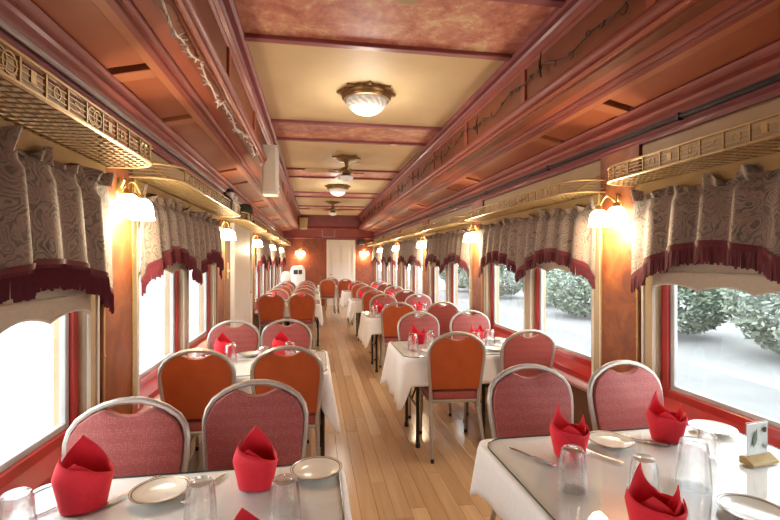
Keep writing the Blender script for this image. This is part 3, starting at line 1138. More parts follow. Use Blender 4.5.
t = thing('vine_garland', 'dark wire vine garland along the clerestory of the card-stand wall', 'garland', (0, 0, 0))
pts = []
yy = 0.9
while yy < 13.6:
    pts.append((0.930 + 0.004 * math.sin(yy * 7), yy, 2.575 + 0.028 * math.sin(yy * 5.1) + 0.018 * math.sin(yy * 13)))
    yy += 0.05
MB().tube(pts, 0.0045, 5).build('wire', 'dark_metal_slot_shade', t, smooth=True)
m = MB()
for i, p in enumerate(pts):
    if i % 3 == 0:
        a = rnd.uniform(0, 6.28)
        r_ = rnd.uniform(0.018, 0.034)
        m.tube([(p[0] - 0.006 - 0.0006 * q, p[1] + r_ * math.cos(a) + r_ * (1 - q / 14) * math.cos(a + PI + q * 0.5), p[2] + r_ * math.sin(a) + r_ * (1 - q / 14) * math.sin(a + PI + q * 0.5)) for q in range(9)], [0.0042 - 0.0003 * q for q in range(9)], 5)
    if i % 22 == 11:
        m.tube([(p[0] - 0.004, p[1], p[2] - 0.075), (p[0] - 0.012, p[1] + 0.008, p[2]), (p[0] - 0.004, p[1], p[2] + 0.08)], [0.004, 0.008, 0.003], 5)
o = m.build('tendrils', 'dark_metal_slot_shade', t)
o['kind'] = 'stuff'

t = thing('wall_speaker', 'tall white loudspeaker hanging below the clerestory among string lights', 'loudspeaker', (-0.885, 4.75, 2.08))
MB().box(-0.075, 0.075, -0.10, 0.10, 0, 0.50).build('cabinet', 'cool_white', t, bevel=0.012, seg=2)
MB().box(-0.062, 0.062, -0.110, -0.098, 0.03, 0.47).build('grille', 'white_paint', t, bevel=0.006, seg=2)
MB().box(0.070, 0.080, -0.085, 0.085, 0.03, 0.47).build('side_grille', 'decor_white', t, bevel=0.004, seg=1)
MB().box(-0.08, -0.05, -0.03, 0.03, 0.38, 0.47).build('bracket', 'dark_metal_slot_shade', t)
t = thing('corner_speaker', 'beige tilted loudspeaker in the corner above the end wall header', 'loudspeaker', (-0.78, Y1 - 0.16, 2.36))
MB().hexa([(-0.11, -0.05, 0), (0.11, -0.05, 0), (0.11, 0.10, 0), (-0.11, 0.10, 0), (-0.14, -0.13, 0.34), (0.14, -0.13, 0.34), (0.14, 0.10, 0.34), (-0.14, 0.10, 0.34)]).build('cabinet', 'speaker_beige', t, bevel=0.01, seg=1)
MB().hexa([(-0.09, -0.065, 0.03), (0.09, -0.065, 0.03), (0.09, -0.05, 0.03), (-0.09, -0.05, 0.03), (-0.115, -0.138, 0.31), (0.115, -0.138, 0.31), (0.115, -0.12, 0.31), (-0.115, -0.12, 0.31)]).build('grille', 'tan_board', t)
MB().box(-0.02, 0.02, 0.09, 0.16, 0.12, 0.2).build('bracket', 'dark_metal_slot_shade', t)
t = thing('black_speaker', 'small black loudspeaker on the end wall beside the white door', 'loudspeaker', (0.98, Y1 - 0.10, 1.89))
MB().box(-0.105, 0.105, -0.08, 0.08, 0, 0.15).build('cabinet', 'speaker_black', t, bevel=0.01, seg=1)
MB().box(-0.09, 0.09, -0.088, -0.079, 0.015, 0.135).build('grille', 'dark_metal_slot_shade', t, bevel=0.003, seg=1)
MB().box(-0.02, 0.02, 0.07, 0.10, 0.05, 0.10).build('bracket', 'dark_metal_slot_shade', t)
t = thing('framed_vent', 'square pale framed vent on the burgundy header over the end door', 'vent', (-0.02, Y1 - 0.03, 2.10))
m = MB()
for a in ((-0.2, -0.175, 0.02, 0.31), (0.175, 0.2, 0.02, 0.31), (-0.175, 0.175, 0.02, 0.045), (-0.175, 0.175, 0.285, 0.31)):
    m.box(a[0], a[1], -0.02, 0.0, a[2], a[3])
m.build('frame', 'ledge_pink', t)
MB().box(-0.176, 0.176, -0.008, 0.0, 0.045, 0.286).build('backing', 'plum', t)
for k in range(5):
    MB().box(-0.176, 0.176, -0.014, -0.006, 0.07 + k * 0.045, 0.078 + k * 0.045).build('slat', 'burgundy', t)

# white appliances by the end wall


def appliance(x, y, w, d, h, label, front):
    t = thing('air_conditioner', label, 'appliance', (x, y, 0))
    prof = [(-w / 2, 0.0), (w / 2, 0.0), (w / 2, h * 0.86), (w / 2 * 0.9, h * 0.95), (w / 2 * 0.6, h), (-w / 2 * 0.6, h), (-w / 2 * 0.9, h * 0.95), (-w / 2, h * 0.86)]
    MB().prism(prof, lambda p, q, tt: (p, tt, q), -d / 2, d / 2).build('body', 'cool_white', t, bevel=0.03, seg=2, smooth=True)
    if front:
        MB().box(-w * 0.28, w * 0.02, -d / 2 - 0.008, -d / 2 + 0.01, h * 0.80, h * 0.9).build('control_panel', 'dark_metal_slot_shade', t)
        MB().box(w * 0.06, w * 0.3, -d / 2 - 0.008, -d / 2 + 0.01, h * 0.80, h * 0.9).build('display', 'speaker_black', t)
        for k in range(6):
            MB().box(-w * 0.36, w * 0.36, -d / 2 - 0.006, -d / 2 + 0.01, h * (0.2 + 0.06 * k), h * (0.222 + 0.06 * k)).build('louvre', 'grey_trim', t)
    else:
        MB().box(-w * 0.3, w * 0.3, -d / 2 - 0.006, -d / 2 + 0.01, h * 0.15, h * 0.45).build('grille', 'grey_trim', t)


appliance(-0.93, 13.45, 0.42, 0.36, 1.26, 'tall white appliance with dark control panel by the copper end wall', True)
appliance(-1.22, 12.75, 0.24, 0.4, 1.10, 'narrow white appliance against the windows beside the taller one', False)

# ------------------------------------------------------------------ banquet chairs
CH = 0.905


def byz(z):                    # back plane leans away from the sitter
    return -0.178 - 0.085 * max(0, (z - 0.40)) / 0.5


def make_chair():
    t = thing('banquet_chair', 'x', 'chair')
    half = [(0.178, 0.42), (0.186, 0.52), (0.196, 0.62), (0.204, 0.70), (0.205, 0.755), (0.196, 0.795), (0.172, 0.832), (0.130, 0.862), (0.085, 0.882), (0.040, 0.893), (0.0, 0.895)]
    loop = half + [(-x, z) for x, z in half[-2::-1]]
    low = [(0.178, 0.38), (0.1785, 0.40)]
    full = low + loop + [(-x, z) for x, z in low[::-1]]
    MB().tube([(x, byz(z), z) for x, z in full], 0.0135, 8, flat=1.0, up=(0, 1, 0.1)).build('back_frame', 'champagne_metal', t, smooth=True)
    # padded back with a dipped top edge (hand hold)
    pad = [(x * 0.955, z) for x, z in half[2:8] if z > 0.5]
    pad = [(0.176, 0.475), (0.180, 0.52), (0.186, 0.60), (0.194, 0.70), (0.195, 0.752), (0.186, 0.786), (0.165, 0.824), (0.124, 0.853), (0.088, 0.870), (0.066, 0.862), (0.038, 0.848), (0.0, 0.843)]
    poly = pad + [(-x, z) for x, z in pad[-2::-1]]
    MB().prism(poly, lambda p, q, tt: (p, byz(q) + tt, q), 0.0, 0.030).build('backrest', 'rose_fabric', t, bevel=0.009, seg=2, smooth=True)
    MB().prism(poly, lambda p, q, tt: (p * 0.995, byz(q) + tt, q), -0.010, 0.0005).build('back_panel', 'terracotta_vinyl', t, bevel=0.003, seg=1, smooth=True)
    # seat
    seat = []
    for (cx, cy, a0) in ((0.15, 0.185, 0), (-0.15, 0.185, 90), (-0.14, -0.135, 180), (0.14, -0.135, 270)):
        for i in range(6):
            a = R(a0 + 18 * i)
            seat.append((cx + 0.055 * math.cos(a), cy + 0.055 * math.sin(a)))
    MB().prism(seat, lambda p, q, tt: (p, q, tt), 0.395, 0.462).build('seat', 'rose_fabric', t, bevel=0.018, seg=3, smooth=True)
    inner = [(p * 0.97, q * 0.97) for p, q in seat]
    MB().tube([(p, q, 0.386) for p, q in inner], 0.0125, 6, closed=True).build('seat_frame', 'champagne_metal', t, smooth=True)
    for e in (-1, 1):
        lg = MB().tube([(e * 0.178, -0.172, 0.41), (e * 0.181, -0.190, 0.30), (e * 0.188, -0.265, 0.12), (e * 0.193, -0.318, 0.012)], [0.0145, 0.014, 0.0125, 0.011], 8).build('leg', 'champagne_metal', t, smooth=True)
        MB().lathe([(0.0, 0.0), (0.013, 0.0), (0.014, 0.02), (0.010, 0.028)], 10, c=(e * 0.1935, -0.321, 0)).build('glide', 'black_rubber', lg, smooth=True)
        lg = MB().tube([(e * 0.182, 0.20, 0.40), (e * 0.184, 0.206, 0.25), (e * 0.188, 0.216, 0.012)], [0.0145, 0.013, 0.011], 8).build('leg', 'champagne_metal', t, smooth=True)
        MB().lathe([(0.0, 0.0), (0.013, 0.0), (0.014, 0.02), (0.010, 0.028)], 10, c=(e * 0.188, 0.216, 0)).build('glide', 'black_rubber', lg, smooth=True)
        MB().tube([(e * 0.181, -0.19, 0.285), (e * 0.168, -0.13, 0.345), (e * 0.16, -0.06, 0.378)], 0.008, 6).build('brace', 'champagne_metal', t, smooth=True)
    return t


chair_p = remember(make_chair())
used_c = []


WINDOW_TINT_BACK = []


def chair(x, ytop, face, label, rz=0.0, rose=False):
    """face=+1: sitter looks to the end door; -1: looks back. ytop = where the top of the back stands"""
    yc = ytop + 0.262 if face > 0 else ytop - 0.262
    o = place(chair_p, used_c, (x, yc, 0), (0 if face > 0 else PI) + rz, label, 'banquet chairs')
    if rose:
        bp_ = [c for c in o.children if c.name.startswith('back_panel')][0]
        if not WINDOW_TINT_BACK:
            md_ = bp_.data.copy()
            md_.materials[0] = MATS['rose_fabric']  # rose colour stands in for window light reflected on the terracotta back
            WINDOW_TINT_BACK.append(md_)
        bp_.data = WINDOW_TINT_BACK[0]
    return o


# ------------------------------------------------------------------ tables, cloths, glass sheets
ZT = 0.700


def rrect(x0, x1, y0, y1, r, n=8):
    pts = []
    for (cx, cy, a0) in ((x1 - r, y1 - r, 0), (x0 + r, y1 - r, 90), (x0 + r, y0 + r, 180), (x1 - r, y0 + r, 270)):
        for i in range(n + 1):
            a = R(a0 + 90 * i / n)
            pts.append((cx + r * math.cos(a), cy + r * math.sin(a)))
    return pts


def dense(pts, step):
    out = []
    n = len(pts)
    for i in range(n):
        a, b = Vector(pts[i]), Vector(pts[(i + 1) % n])
        k = max(1, int((b - a).length / step))
        for j in range(k):
            out.append(tuple(a + (b - a) * (j / k)))
    return out


def table(x0, x1, y0, y1, where, drop_side, drop_aisle, aisle, seed, legs):
    cx, cy = (x0 + x1) / 2, (y0 + y1) / 2
    hx, hy = (x1 - x0) / 2, (y1 - y0) / 2
    rnd = random.Random(seed)
    t = thing('dining_table', 'folding dining table with dark bronze legs, ' + where, 'table', (cx, cy, 0), 0, 'dining tables')
    MB().prism(rrect(-hx, hx, -hy, hy, 0.05), lambda p, q, tt: (p, q, tt), ZT - 0.022, ZT).build('tabletop', 'oak_wood', t)
    for ex, lx in zip((-1, 1), sorted(q - cx for q in legs)):      # legs stand between the tucked-in chairs
        for ey in (-1, 1):
            lg = MB().tube([(lx, ey * (hy - 0.14), ZT - 0.02), (lx, ey * (hy - 0.14), 0.05), (lx + ex * 0.0, ey * (hy - 0.13), 0.0)], 0.014, 8).build('leg', 'dark_metal_slot_shade', t, smooth=True)
            MB().lathe([(0.0, 0.0), (0.018, 0.0), (0.018, 0.03), (0.014, 0.034)], 10, c=(lx, ey * (hy - 0.13), 0)).build('foot', 'black_rubber', lg, smooth=True)
        MB().tube([(lx, -hy + 0.14, 0.30), (lx, hy - 0.14, 0.30)], 0.01, 6).build('stretcher', 'dark_metal_slot_shade', t, smooth=True)
        MB().tube([(lx, 0.0, 0.30), (lx - ex * 0.14, 0.0, ZT - 0.025)], 0.008, 6).build('brace', 'dark_metal_slot_shade', t, smooth=True)
    # cloth
    bd = dense(rrect(-hx - 0.004, hx + 0.004, -hy - 0.004, hy + 0.004, 0.055, 6), 0.022)
    N = len(bd)
    nx = []
    per = [0.0]
    for i in range(N):
        a, b = Vector(bd[i - 1]), Vector(bd[(i + 1) % N])
        tg = (b - a).normalized()
        nx.append((tg.y, -tg.x))
        per.append(per[-1] + (Vector(bd[(i + 1) % N]) - Vector(bd[i])).length)
    ph1, ph2 = rnd.uniform(0, 6), rnd.uniform(0, 6)
    kf = 2 * PI * round(per[-1] / 0.30) / per[-1]
    kf2 = 2 * PI * round(per[-1] / 0.19) / per[-1]

    def drop(i):
        x, y = bd[i]
        dx_, dy_ = nx[i]
        wa = max(0, dx_ * aisle)
        ws = abs(dy_)
        ww = max(0, -dx_ * aisle)
        corner = min(abs(dx_), abs(dy_)) / 0.7071
        if drop_aisle < 0.2:
            d = drop_side * ws + (drop_aisle + 0.05 * (y / hy)) * wa + drop_aisle * ww
            return max(0.03, min(d, 0.2)) if True else d
        d = (drop_side * ws ** 2 + drop_aisle * wa ** 2 + 0.10 * ww ** 2)
        return d + 0.09 * corner

    m = MB()
    rings = []
    for sc_ in (0.0, 0.5, 0.9):
        rings.append([(p * sc_, q * sc_, ZT + 0.0035) for p, q in bd])
    rings.append([(p - nx[i][0] * 0.008, q - nx[i][1] * 0.008, ZT + 0.0035) for i, (p, q) in enumerate(bd)])
    rings.append([(p, q, ZT + 0.001) for p, q in bd])
    for k in range(1, 9):
        v = k / 8
        rg = []
        for i, (p, q) in enumerate(bd):
            d = drop(i)
            corner = min(abs(nx[i][0]), abs(nx[i][1])) / 0.7071
            am = (0.020 if d > 0.2 else 0.006) * v * (0.6 + 0.8 * corner)
            fo = 0.004 + (0.030 + 0.035 * corner) * v * (d / 0.35) + am * (math.sin(per[i] * kf + ph1) + 0.5 * math.sin(per[i] * kf2 + ph2))
            fo *= 0.3 + 0.7 * abs(nx[i][0])
            rg.append((p + nx[i][0] * fo, q + nx[i][1] * fo, ZT - d * v))
        rings.append(rg)
    for rg in rings:
        m.v += rg
    for k in range(len(rings) - 1):
        for i in range(N):
            j = (i + 1) % N
            m.face([k * N + i, k * N + j, (k + 1) * N + j, (k + 1) * N + i])
    o = m.build('tablecloth', 'linen', None, smooth=True, fix=True, angle=85)
    o.location = (cx, cy, 0)
    md = o.modifiers.new('thickness', 'SOLIDIFY')
    md.thickness = 0.0018
    md.offset = 1.0
    tag(o, 'white linen cloth draped over the table ' + where, 'tablecloth', 'white tablecloths')
    g = thing('glass_sheet', 'clear glass sheet laid on the white cloth, table ' + where, 'glass sheet', (cx, cy, ZT + 0.0055), 0, 'glass table sheets')
    gi = 0.012
    poly = rrect(-hx + gi, hx - gi, -hy + gi, hy - gi, 0.09, 8)
    MB().prism(poly, lambda p, q, tt: (p, q, tt), 0.0, 0.005).build('sheet', 'table_glass', g)
    MB().tube([(p, q, 0.0025) for p, q in poly], 0.0026, 6, closed=True).build('polished_edge', 'glass_edge', g, smooth=True)
    return cx, cy


ZP = ZT + 0.0107      # top of the glass sheets

# ------------------------------------------------------------------ tableware


def make_tumbler():
    prof_o = [(0.044, 0.0), (0.0435, 0.004), (0.0405, 0.06), (0.037, 0.10), (0.033, 0.122), (0.027, 0.1255), (0.0, 0.1255)]
    prof_i = [(0.0, 0.119), (0.026, 0.118), (0.0325, 0.10), (0.037, 0.06), (0.0412, 0.004), (0.0416, 0.0)]
    m = MB()
    fl_ = lambda th, i: 1 - (0.045 * (0.5 + 0.5 * math.cos(9 * th)) if 1 < i < 5 else 0.0)
    m.lathe(prof_i[::1], 36)
    m.lathe(prof_o, 36, rmod=fl_)
    # rim joins the two walls
    me = MB()
    prof = prof_o[::-1] + prof_i[::-1]
    prof = [(r, z) for r, z in prof]
    me.lathe(prof, 36, rmod=lambda th, i: 1 - (0.05 * (0.5 + 0.5 * math.cos(9 * th)) if 1 < i < 5 else 0.0))
    me.f = [q for q in me.f]
    return me.mesh('tumbler', 'tumbler_glass', smooth=True, angle=50)


TUM = make_tumbler()


def tumbler(x, y, label, group='upturned tumblers', sc=1.0):
    o = link('tumbler', TUM)
    o.location = (x, y, ZP)
    o.scale = (sc, sc, sc)
    o.rotation_euler = (0, 0, random.uniform(0, 1))
    return tag(o, label, 'glass', group)


def make_plate():
    t = thing('side_plate', 'x', 'plate')
    MB().lathe([(0.0, 0.004), (0.045, 0.004), (0.048, 0.0), (0.053, 0.0), (0.056, 0.005), (0.079, 0.0135), (0.085, 0.0165), (0.0855, 0.0185), (0.079, 0.0168), (0.056, 0.0095), (0.05, 0.0072), (0.0, 0.0068)], 40).build('dish', 'porcelain', t, smooth=True)
    MB().lathe([(0.0762, 0.0166), (0.0790, 0.0174), (0.0792, 0.0182), (0.0764, 0.0174)], 40, cap=False).build('rim_band', 'plate_band', t, smooth=True)
    MB().lathe([(0.0838, 0.0183), (0.0852, 0.0190), (0.0860, 0.0184), (0.0850, 0.0168)], 40, cap=False).build('rim_line', 'plate_band', t, smooth=True)
    return t


plate_p = remember(make_plate())
used_p = []


def plate(x, y, label):
    return place(plate_p, used_p, (x, y, ZP), 0, label, 'cream side plates')


def make_napkin(kind):
    """napkin folded into a standing pocket: wrapped cone body plus peaked leaves"""
    t = thing('folded_napkin', 'x', 'napkin')
    n = 40
    nv = 9
    H = 0.175

    tri = lambda x: max(0.0, 1 - abs(x))

    def shell(rim, rx, ry, a0, a1, top=0.62):
        """sheet wrapped round a flattened section; narrows above the shoulder"""
        def fn(u, v):
            th = R(a0 + (a1 - a0) * u)
            z = rim(u) * v
            q = z / H
            w = 0.84 + 0.30 * min(1.0, q / 0.5) - (1.14 - top) * max(0.0, (q - 0.52) / 0.48)
            c, sn = math.cos(th), math.sin(th)
            cx = math.copysign(abs(c) ** 0.8, c)
            sy = math.copysign(abs(sn) ** 0.8, sn)
            return (rx * w * cx, ry * w * sy, z)
        return fn

    def leaf(rim, rx, ry, a0, a1, name, top=0.62, k=1):
        m = MB()
        m.grid(shell(rim, rx, ry, a0, a1, top), n * k, nv)
        m.build(name, 'napkin', t, smooth=True, fix=False, angle=50)
    if kind == 0:      # pocket whose rim slants down to one side, tall leaf rising behind
        leaf(lambda u: 0.142 - 0.062 * u, 0.060, 0.044, 175, 380, 'pocket')
        leaf(lambda u: 0.085 + 0.100 * tri((u - 0.55) / 0.62) ** 0.75, 0.057, 0.042, -8, 195, 'leaf', 0.40)
        leaf(lambda u: 0.07 + 0.055 * tri((u - 0.4) / 0.6), 0.046, 0.026, 190, 350, 'inner_fold', 0.6)
    else:              # tall pointed peak, lower rounded peak, pocket folded across the front
        leaf(lambda u: 0.098 + 0.085 * tri((u - 0.70) / 0.28), 0.056, 0.042, -10, 200, 'leaf', 0.70, 2)
        leaf(lambda u: 0.118 - 0.050 * u + 0.040 * tri((u - 0.98) / 0.35), 0.060, 0.046, 172, 372, 'pocket', 0.8, 2)
        leaf(lambda u: 0.085 + 0.062 * tri((u - 0.5) / 0.5), 0.050, 0.028, -55, 60, 'side_peak', 0.95)
        leaf(lambda u: 0.07 + 0.045 * tri((u - 0.5) / 0.5), 0.042, 0.022, 185, 340, 'inner_fold', 0.6)
    for ch in [x for x in bpy.data.objects if x.parent == t]:
        md = ch.modifiers.new('thickness', 'SOLIDIFY')
        md.thickness = 0.002
        md.offset = 0
    return t


nap = [remember(make_napkin(0)), remember(make_napkin(1))]
used_n = [[], []]


def napkin(x, y, kind, rz, label, sc=1.0):
    o = place(nap[kind], used_n[kind], (x, y, ZP), rz, label, 'red folded napkins')
    o.scale = (sc, sc, sc)
    return o


def make_knife():
    m = MB()
    m.prism([(-0.008, -0.09), (0.008, -0.09), (0.009, -0.02), (0.006, 0.0), (-0.006, 0.0), (-0.009, -0.02)], lambda p, q, t: (p, q, t), 0.0, 0.006)
    m.prism([(-0.006, 0.0), (0.006, 0.0), (0.0085, 0.03), (0.009, 0.08), (0.002, 0.105), (-0.006, 0.09)], lambda p, q, t: (p, q, t), 0.001, 0.0035)
    return m.mesh('knife', 'steel', bevel=0.001, seg=1)


def make_fork():
    m = MB()
    m.prism([(-0.007, -0.09), (0.007, -0.09), (0.003, 0.02), (0.006, 0.035), (0.0105, 0.045), (0.0105, 0.055), (-0.0105, 0.055), (-0.0105, 0.045), (-0.006, 0.035), (-0.003, 0.02)], lambda p, q, t: (p, q, t + 0.006 * max(0, q) / 0.1), 0.001, 0.004)
    for k in range(4):
        x = -0.0085 + k * 0.00567
        m.box(x - 0.0018, x + 0.0018, 0.054, 0.095, 0.003, 0.006)
    return m.mesh('fork', 'steel')


KNF, FRK = make_knife(), make_fork()


def cutlery(kind, x, y, rz, label):
    o = link(kind, KNF if kind == 'knife' else FRK)
    o.location = (x, y, ZP)
    o.rotation_euler = (0, 0, rz)
    return tag(o, label, kind, kind + ' on the glass sheets')


# rows: right (window wall with card stand), left (side door wall)
RX = (0.20, 1.30)
LX = (-1.295, -0.345)
rowsR = [(1.00, 1.71, None, 2.08), (3.20, 3.90, 3.10, 4.43), (5.52, 6.22, 5.40, 6.78), (7.82, 8.5, 7.68, 8.90), (10.05, 10.72, 9.93, 11.1)]
rowsL = [(0.87, 1.61, None, 1.90), (2.86, 3.60, 2.76, 4.03), (7.38, 8.06, 7.25, 8.40), (9.45, 10.12, 9.33, 10.45), (11.42, 12.1, 11.3, None)]
whereR = ['with the card stand'] + ['%s behind the card-stand table' % ORD[k] for k in range(4)]
whereL = ['opposite the card stand', 'before the cream side door', 'first past the cream side door', 'second past the cream side door', 'third past the cream side door']
for i, (y0, y1, yn, yf) in enumerate(rowsR):
    table(RX[0], RX[1], y0, y1, whereR[i], 0.2, 0.13 if i == 0 else 0.34, -1, 40 + i, (0.335, 0.86))
    for j, x in enumerate((0.59, 1.13)):
        seat_n = ('aisle seat', 'window seat')[j]
        if yn:
            chair(x, yn + 0.01 * j, 1, '%s banquet chair, %s facing end door, table %s' % (('terracotta-backed', 'window-light-tinted')[j], seat_n, whereR[i]), R(-4) * (1 - j), bool(j))
        if yf:
            chair(x, yf, -1, 'rose-patterned banquet chair, %s, back to end door, table %s' % (seat_n, whereR[i]), R(3) * (j * 2 - 1) * (i == 0))
for i, (y0, y1, yn, yf) in enumerate(rowsL):
    table(LX[0], LX[1], y0, y1, whereL[i], 0.2, 0.22 if i == 0 else 0.34, 1, 60 + i, (-0.385, -0.882))
    for j, x in enumerate((-0.64, -1.115)):
        seat_n = ('aisle seat', 'window seat')[j]
        if yn:
            chair(x + (0.04 if i in (1,) and j == 0 else 0), yn, 1, 'terracotta-backed banquet chair, %s facing end door, table %s' % (seat_n, whereL[i]))
        if yf:
            dy = (0.10 if j == 0 else -0.08) if i == 0 else 0
            chair(x - (0.04 if j == 0 and i < 2 else 0), yf + dy, -1, 'rose-patterned banquet chair, %s, back to end door, table %s' % (seat_n, whereL[i]))
table(-0.35, 0.72, 12.46, 13.1, 'standing crosswise before the white end door', 0.3, 0.3, 1, 90, (-0.325, 0.64))
chair(-0.10, 12.2, 1, 'terracotta-backed banquet chair at the end-door table, nearer the white appliances')
chair(0.39, 12.35, 1, 'terracotta-backed banquet chair at the end-door table, nearer the card-stand wall')
chair(0.05, 13.45, -1, 'rose-patterned banquet chair with its back against the white end door')

# settings on the two front tables
T0 = 'on the card-stand table'
T1 = 'on the table opposite the card stand'
napkin(0.479, 1.51, 1, R(-12), 'red peaked napkin before the aisle seat ' + T0)
napkin(0.935, 1.575, 1, R(-28), 'red peaked napkin before the window seat ' + T0, 1.02)
napkin(0.42, 1.02, 1, R(-30), 'red peaked napkin nearest a tumbler pair, without chair, ' + T0)
plate(0.69, 1.575, 'cream plate with brown band between two red napkins ' + T0)
plate(1.19, 1.62, 'cream plate with brown band next to the window sill ' + T0)
plate(0.765, 1.065, 'cream plate with brown band on the chairless side ' + T0)
tumbler(0.357, 1.287, 'upturned tumbler in front of the aisle-seat napkin ' + T0)
tumbler(0.526, 1.19, 'upturned tumbler in the middle ' + T0)
tumbler(0.74, 1.24, 'large upturned tumbler in front of the window-seat napkin ' + T0, sc=1.15)
cutlery('knife', 0.335, 1.51, R(28), 'table knife beside the cloth edge ' + T0)
cutlery('knife', 0.835, 1.575, R(52), 'table knife between plate and window-seat napkin ' + T0)
cutlery('fork', 0.578, 1.49, R(30), 'fork tucked beside the middle plate ' + T0)
cutlery('fork', 0.47, 1.05, R(10), 'fork on the chairless side ' + T0)

napkin(-1.09, 1.42, 0, R(10), 'large red rounded napkin before the window seat ' + T1, 1.1)
napkin(-0.618, 1.462, 0, R(-12), 'red pointed napkin before the aisle seat ' + T1)
napkin(-0.575, 0.985, 0, R(30), 'red napkin on the chairless side ' + T1)
plate(-0.895, 1.455, 'cream plate with brown rim between the two napkins ' + T1)
plate(-0.43, 1.52, 'cream plate with brown rim at the aisle corner ' + T1)
tumbler(-1.175, 1.27, 'upturned tumbler beside the window sill ' + T1)
tumbler(-0.735, 1.26, 'upturned tumbler in the middle ' + T1)
tumbler(-0.515, 1.235, 'upturned tumbler near the aisle edge ' + T1)
cutlery('knife', -0.775, 1.47, R(-28), 'table knife right of the middle plate ' + T1)
cutlery('fork', -0.985, 1.49, R(-32), 'fork between the large napkin and plate ' + T1)
cutlery('fork', -0.505, 1.45, R(-30), 'fork half under the aisle corner plate ' + T1)
cutlery('knife', -1.17, 1.43, R(-40), 'table knife between tumbler and large napkin ' + T1)

# small creamer jug and card stand
t = thing('glass_creamer', 'small clear glass creamer with handle beside the card stand', 'jug', (0.965, 1.42, ZP))
MB().lathe([(0.0, 0.0), (0.026, 0.0), (0.03, 0.01), (0.03, 0.05), (0.026, 0.075), (0.03, 0.09), (0.028, 0.09), (0.024, 0.075), (0.028, 0.05), (0.028, 0.012), (0.0, 0.008)], 24).build('body', 'tumbler_glass', t, smooth=True)
MB().tube([(0.028 + 0.024 * math.sin(PI * i / 8), 0, 0.02 + 0.055 * i / 8) for i in range(9)], 0.004, 6).build('handle', 'tumbler_glass', t, smooth=True)
t = thing('card_stand', 'clear acrylic card holder on small wooden base with leaf picture card', 'card stand', (1.10, 1.345, ZP), R(8))
MB().prism([(-0.028, 0.0), (0.022, 0.0), (0.022, 0.024), (0.004, 0.028), (-0.02, 0.012), (-0.028, 0.008)], lambda p, q, tt: (tt, p, q), -0.065, 0.065).build('base', 'oak_wood', t, bevel=0.002, seg=1)
MB().box(-0.05, 0.05, 0.003, 0.006, 0.022, 0.135).build('card', 'card_print', t)
MB().box(-0.053, 0.053, -0.001, 0.002, 0.02, 0.139).box(-0.053, 0.053, 0.007, 0.010, 0.02, 0.139).build('holder', 'acrylic', t)
lf = [(0.0, 0.0), (0.008, 0.012), (0.010, 0.03), (0.004, 0.05), (0.0, 0.062), (-0.006, 0.045), (-0.008, 0.025), (-0.005, 0.01)]
MB().prism(lf, lambda p, q, tt: (-0.028 + p + q * 0.28, tt, 0.055 + q), -0.0024, -0.0015).build('printed_leaf', 'leaf', t)
MB().prism(half_round(0.028, 0.112, 0.010, 0, 360, 12)[:-1], lambda p, q, tt: (p, tt, q), -0.0024, -0.0015).build('printed_cone', 'bark', t)
MB().prism(half_round(0.028, 0.052, 0.007, 0, 360, 12)[:-1], lambda p, q, tt: (p, tt, q), -0.0024, -0.0015).build('printed_berry', 'conduit_grey', t)

# settings on the further tables


def settings(x0, x1, y0, y1, xs, where, kind, near):
    for j, x in enumerate(xs):
        sn = ('aisle seat', 'window seat')[j]
        k = kind[j]
        napkin(x - 0.04, y1 - 0.17, k, R(30 * j), 'red napkin, %s backed to end door, table %s' % (sn, where))
        tumbler(x + 0.03, y1 - 0.30, 'upturned tumbler, %s backed to end door, table %s' % (sn, where))
        plate(x + 0.14, y1 - 0.13, 'cream plate, %s backed to end door, table %s' % (sn, where))
        if near:
            plate(x - 0.02, y0 + 0.16, 'cream plate, %s facing end door, table %s' % (sn, where))
            tumbler(x - 0.14, y0 + 0.28, 'upturned tumbler, %s facing end door, table %s' % (sn, where))


for i in range(1, 5):
    settings(RX[0], RX[1], rowsR[i][0], rowsR[i][1], (0.47, 0.99), whereR[i], (1, 1), i < 3)
    settings(LX[0], LX[1], rowsL[i][0], rowsL[i][1], (-0.64, -1.05), whereL[i], (0, 0), i < 3)

# ------------------------------------------------------------------ ornaments on the left rack
ZR = 1.858


def ornament(name, label, y, parts, x=-1.205):
    t = thing(name, label, 'ornament', (x, y, ZR))
    for nm, prof, mat, c in parts:
        MB().lathe(prof, 14, c=c).build(nm, mat, t, smooth=True)
    t.scale = (1.25, 1.25, 1.3)
    return t


ORD_ = ' on the rack above the cream side door'
ORN = ' on the rack before the cream side door'
ball = lambda r, z: [(0.0, z - r)] + [(r * math.cos(R(-60 + 30 * i)), z + r * math.sin(R(-60 + 30 * i))) for i in range(5)] + [(0.0, z + r)]
ornament('figurine', 'white figurine with round head and dark cap' + ORN, 4.32,
         [('body', [(0.0, 0), (0.05, 0), (0.055, 0.03), (0.035, 0.08), (0.02, 0.10), (0.0, 0.105)], 'decor_white', (0, 0, 0)), ('head', ball(0.03, 0.125), 'decor_white', (0, 0, 0)), ('cap', [(0.033, 0.14), (0.03, 0.15), (0.02, 0.165), (0.0, 0.168)], 'speaker_black', (0, 0, 0))])
ornament('figurine', 'small pale figurine with dark base' + ORN, 4.56,
         [('base', [(0.0, 0), (0.05, 0), (0.05, 0.02), (0.03, 0.035), (0.0, 0.036)], 'speaker_black', (0, 0, 0)), ('body', [(0.03, 0.035), (0.04, 0.06), (0.022, 0.10), (0.0, 0.105)], 'decor_white', (0, 0, 0)), ('head', ball(0.024, 0.12), 'decor_white', (0, 0, 0))])
ornament('lantern', 'dark squat lantern' + ORN, 4.08,
         [('body', [(0.0, 0), (0.05, 0), (0.055, 0.06), (0.03, 0.09), (0.0, 0.1)], 'speaker_black', (0, 0, 0)), ('finial', ball(0.012, 0.107), 'dark_metal_slot_shade', (0, 0, 0))])
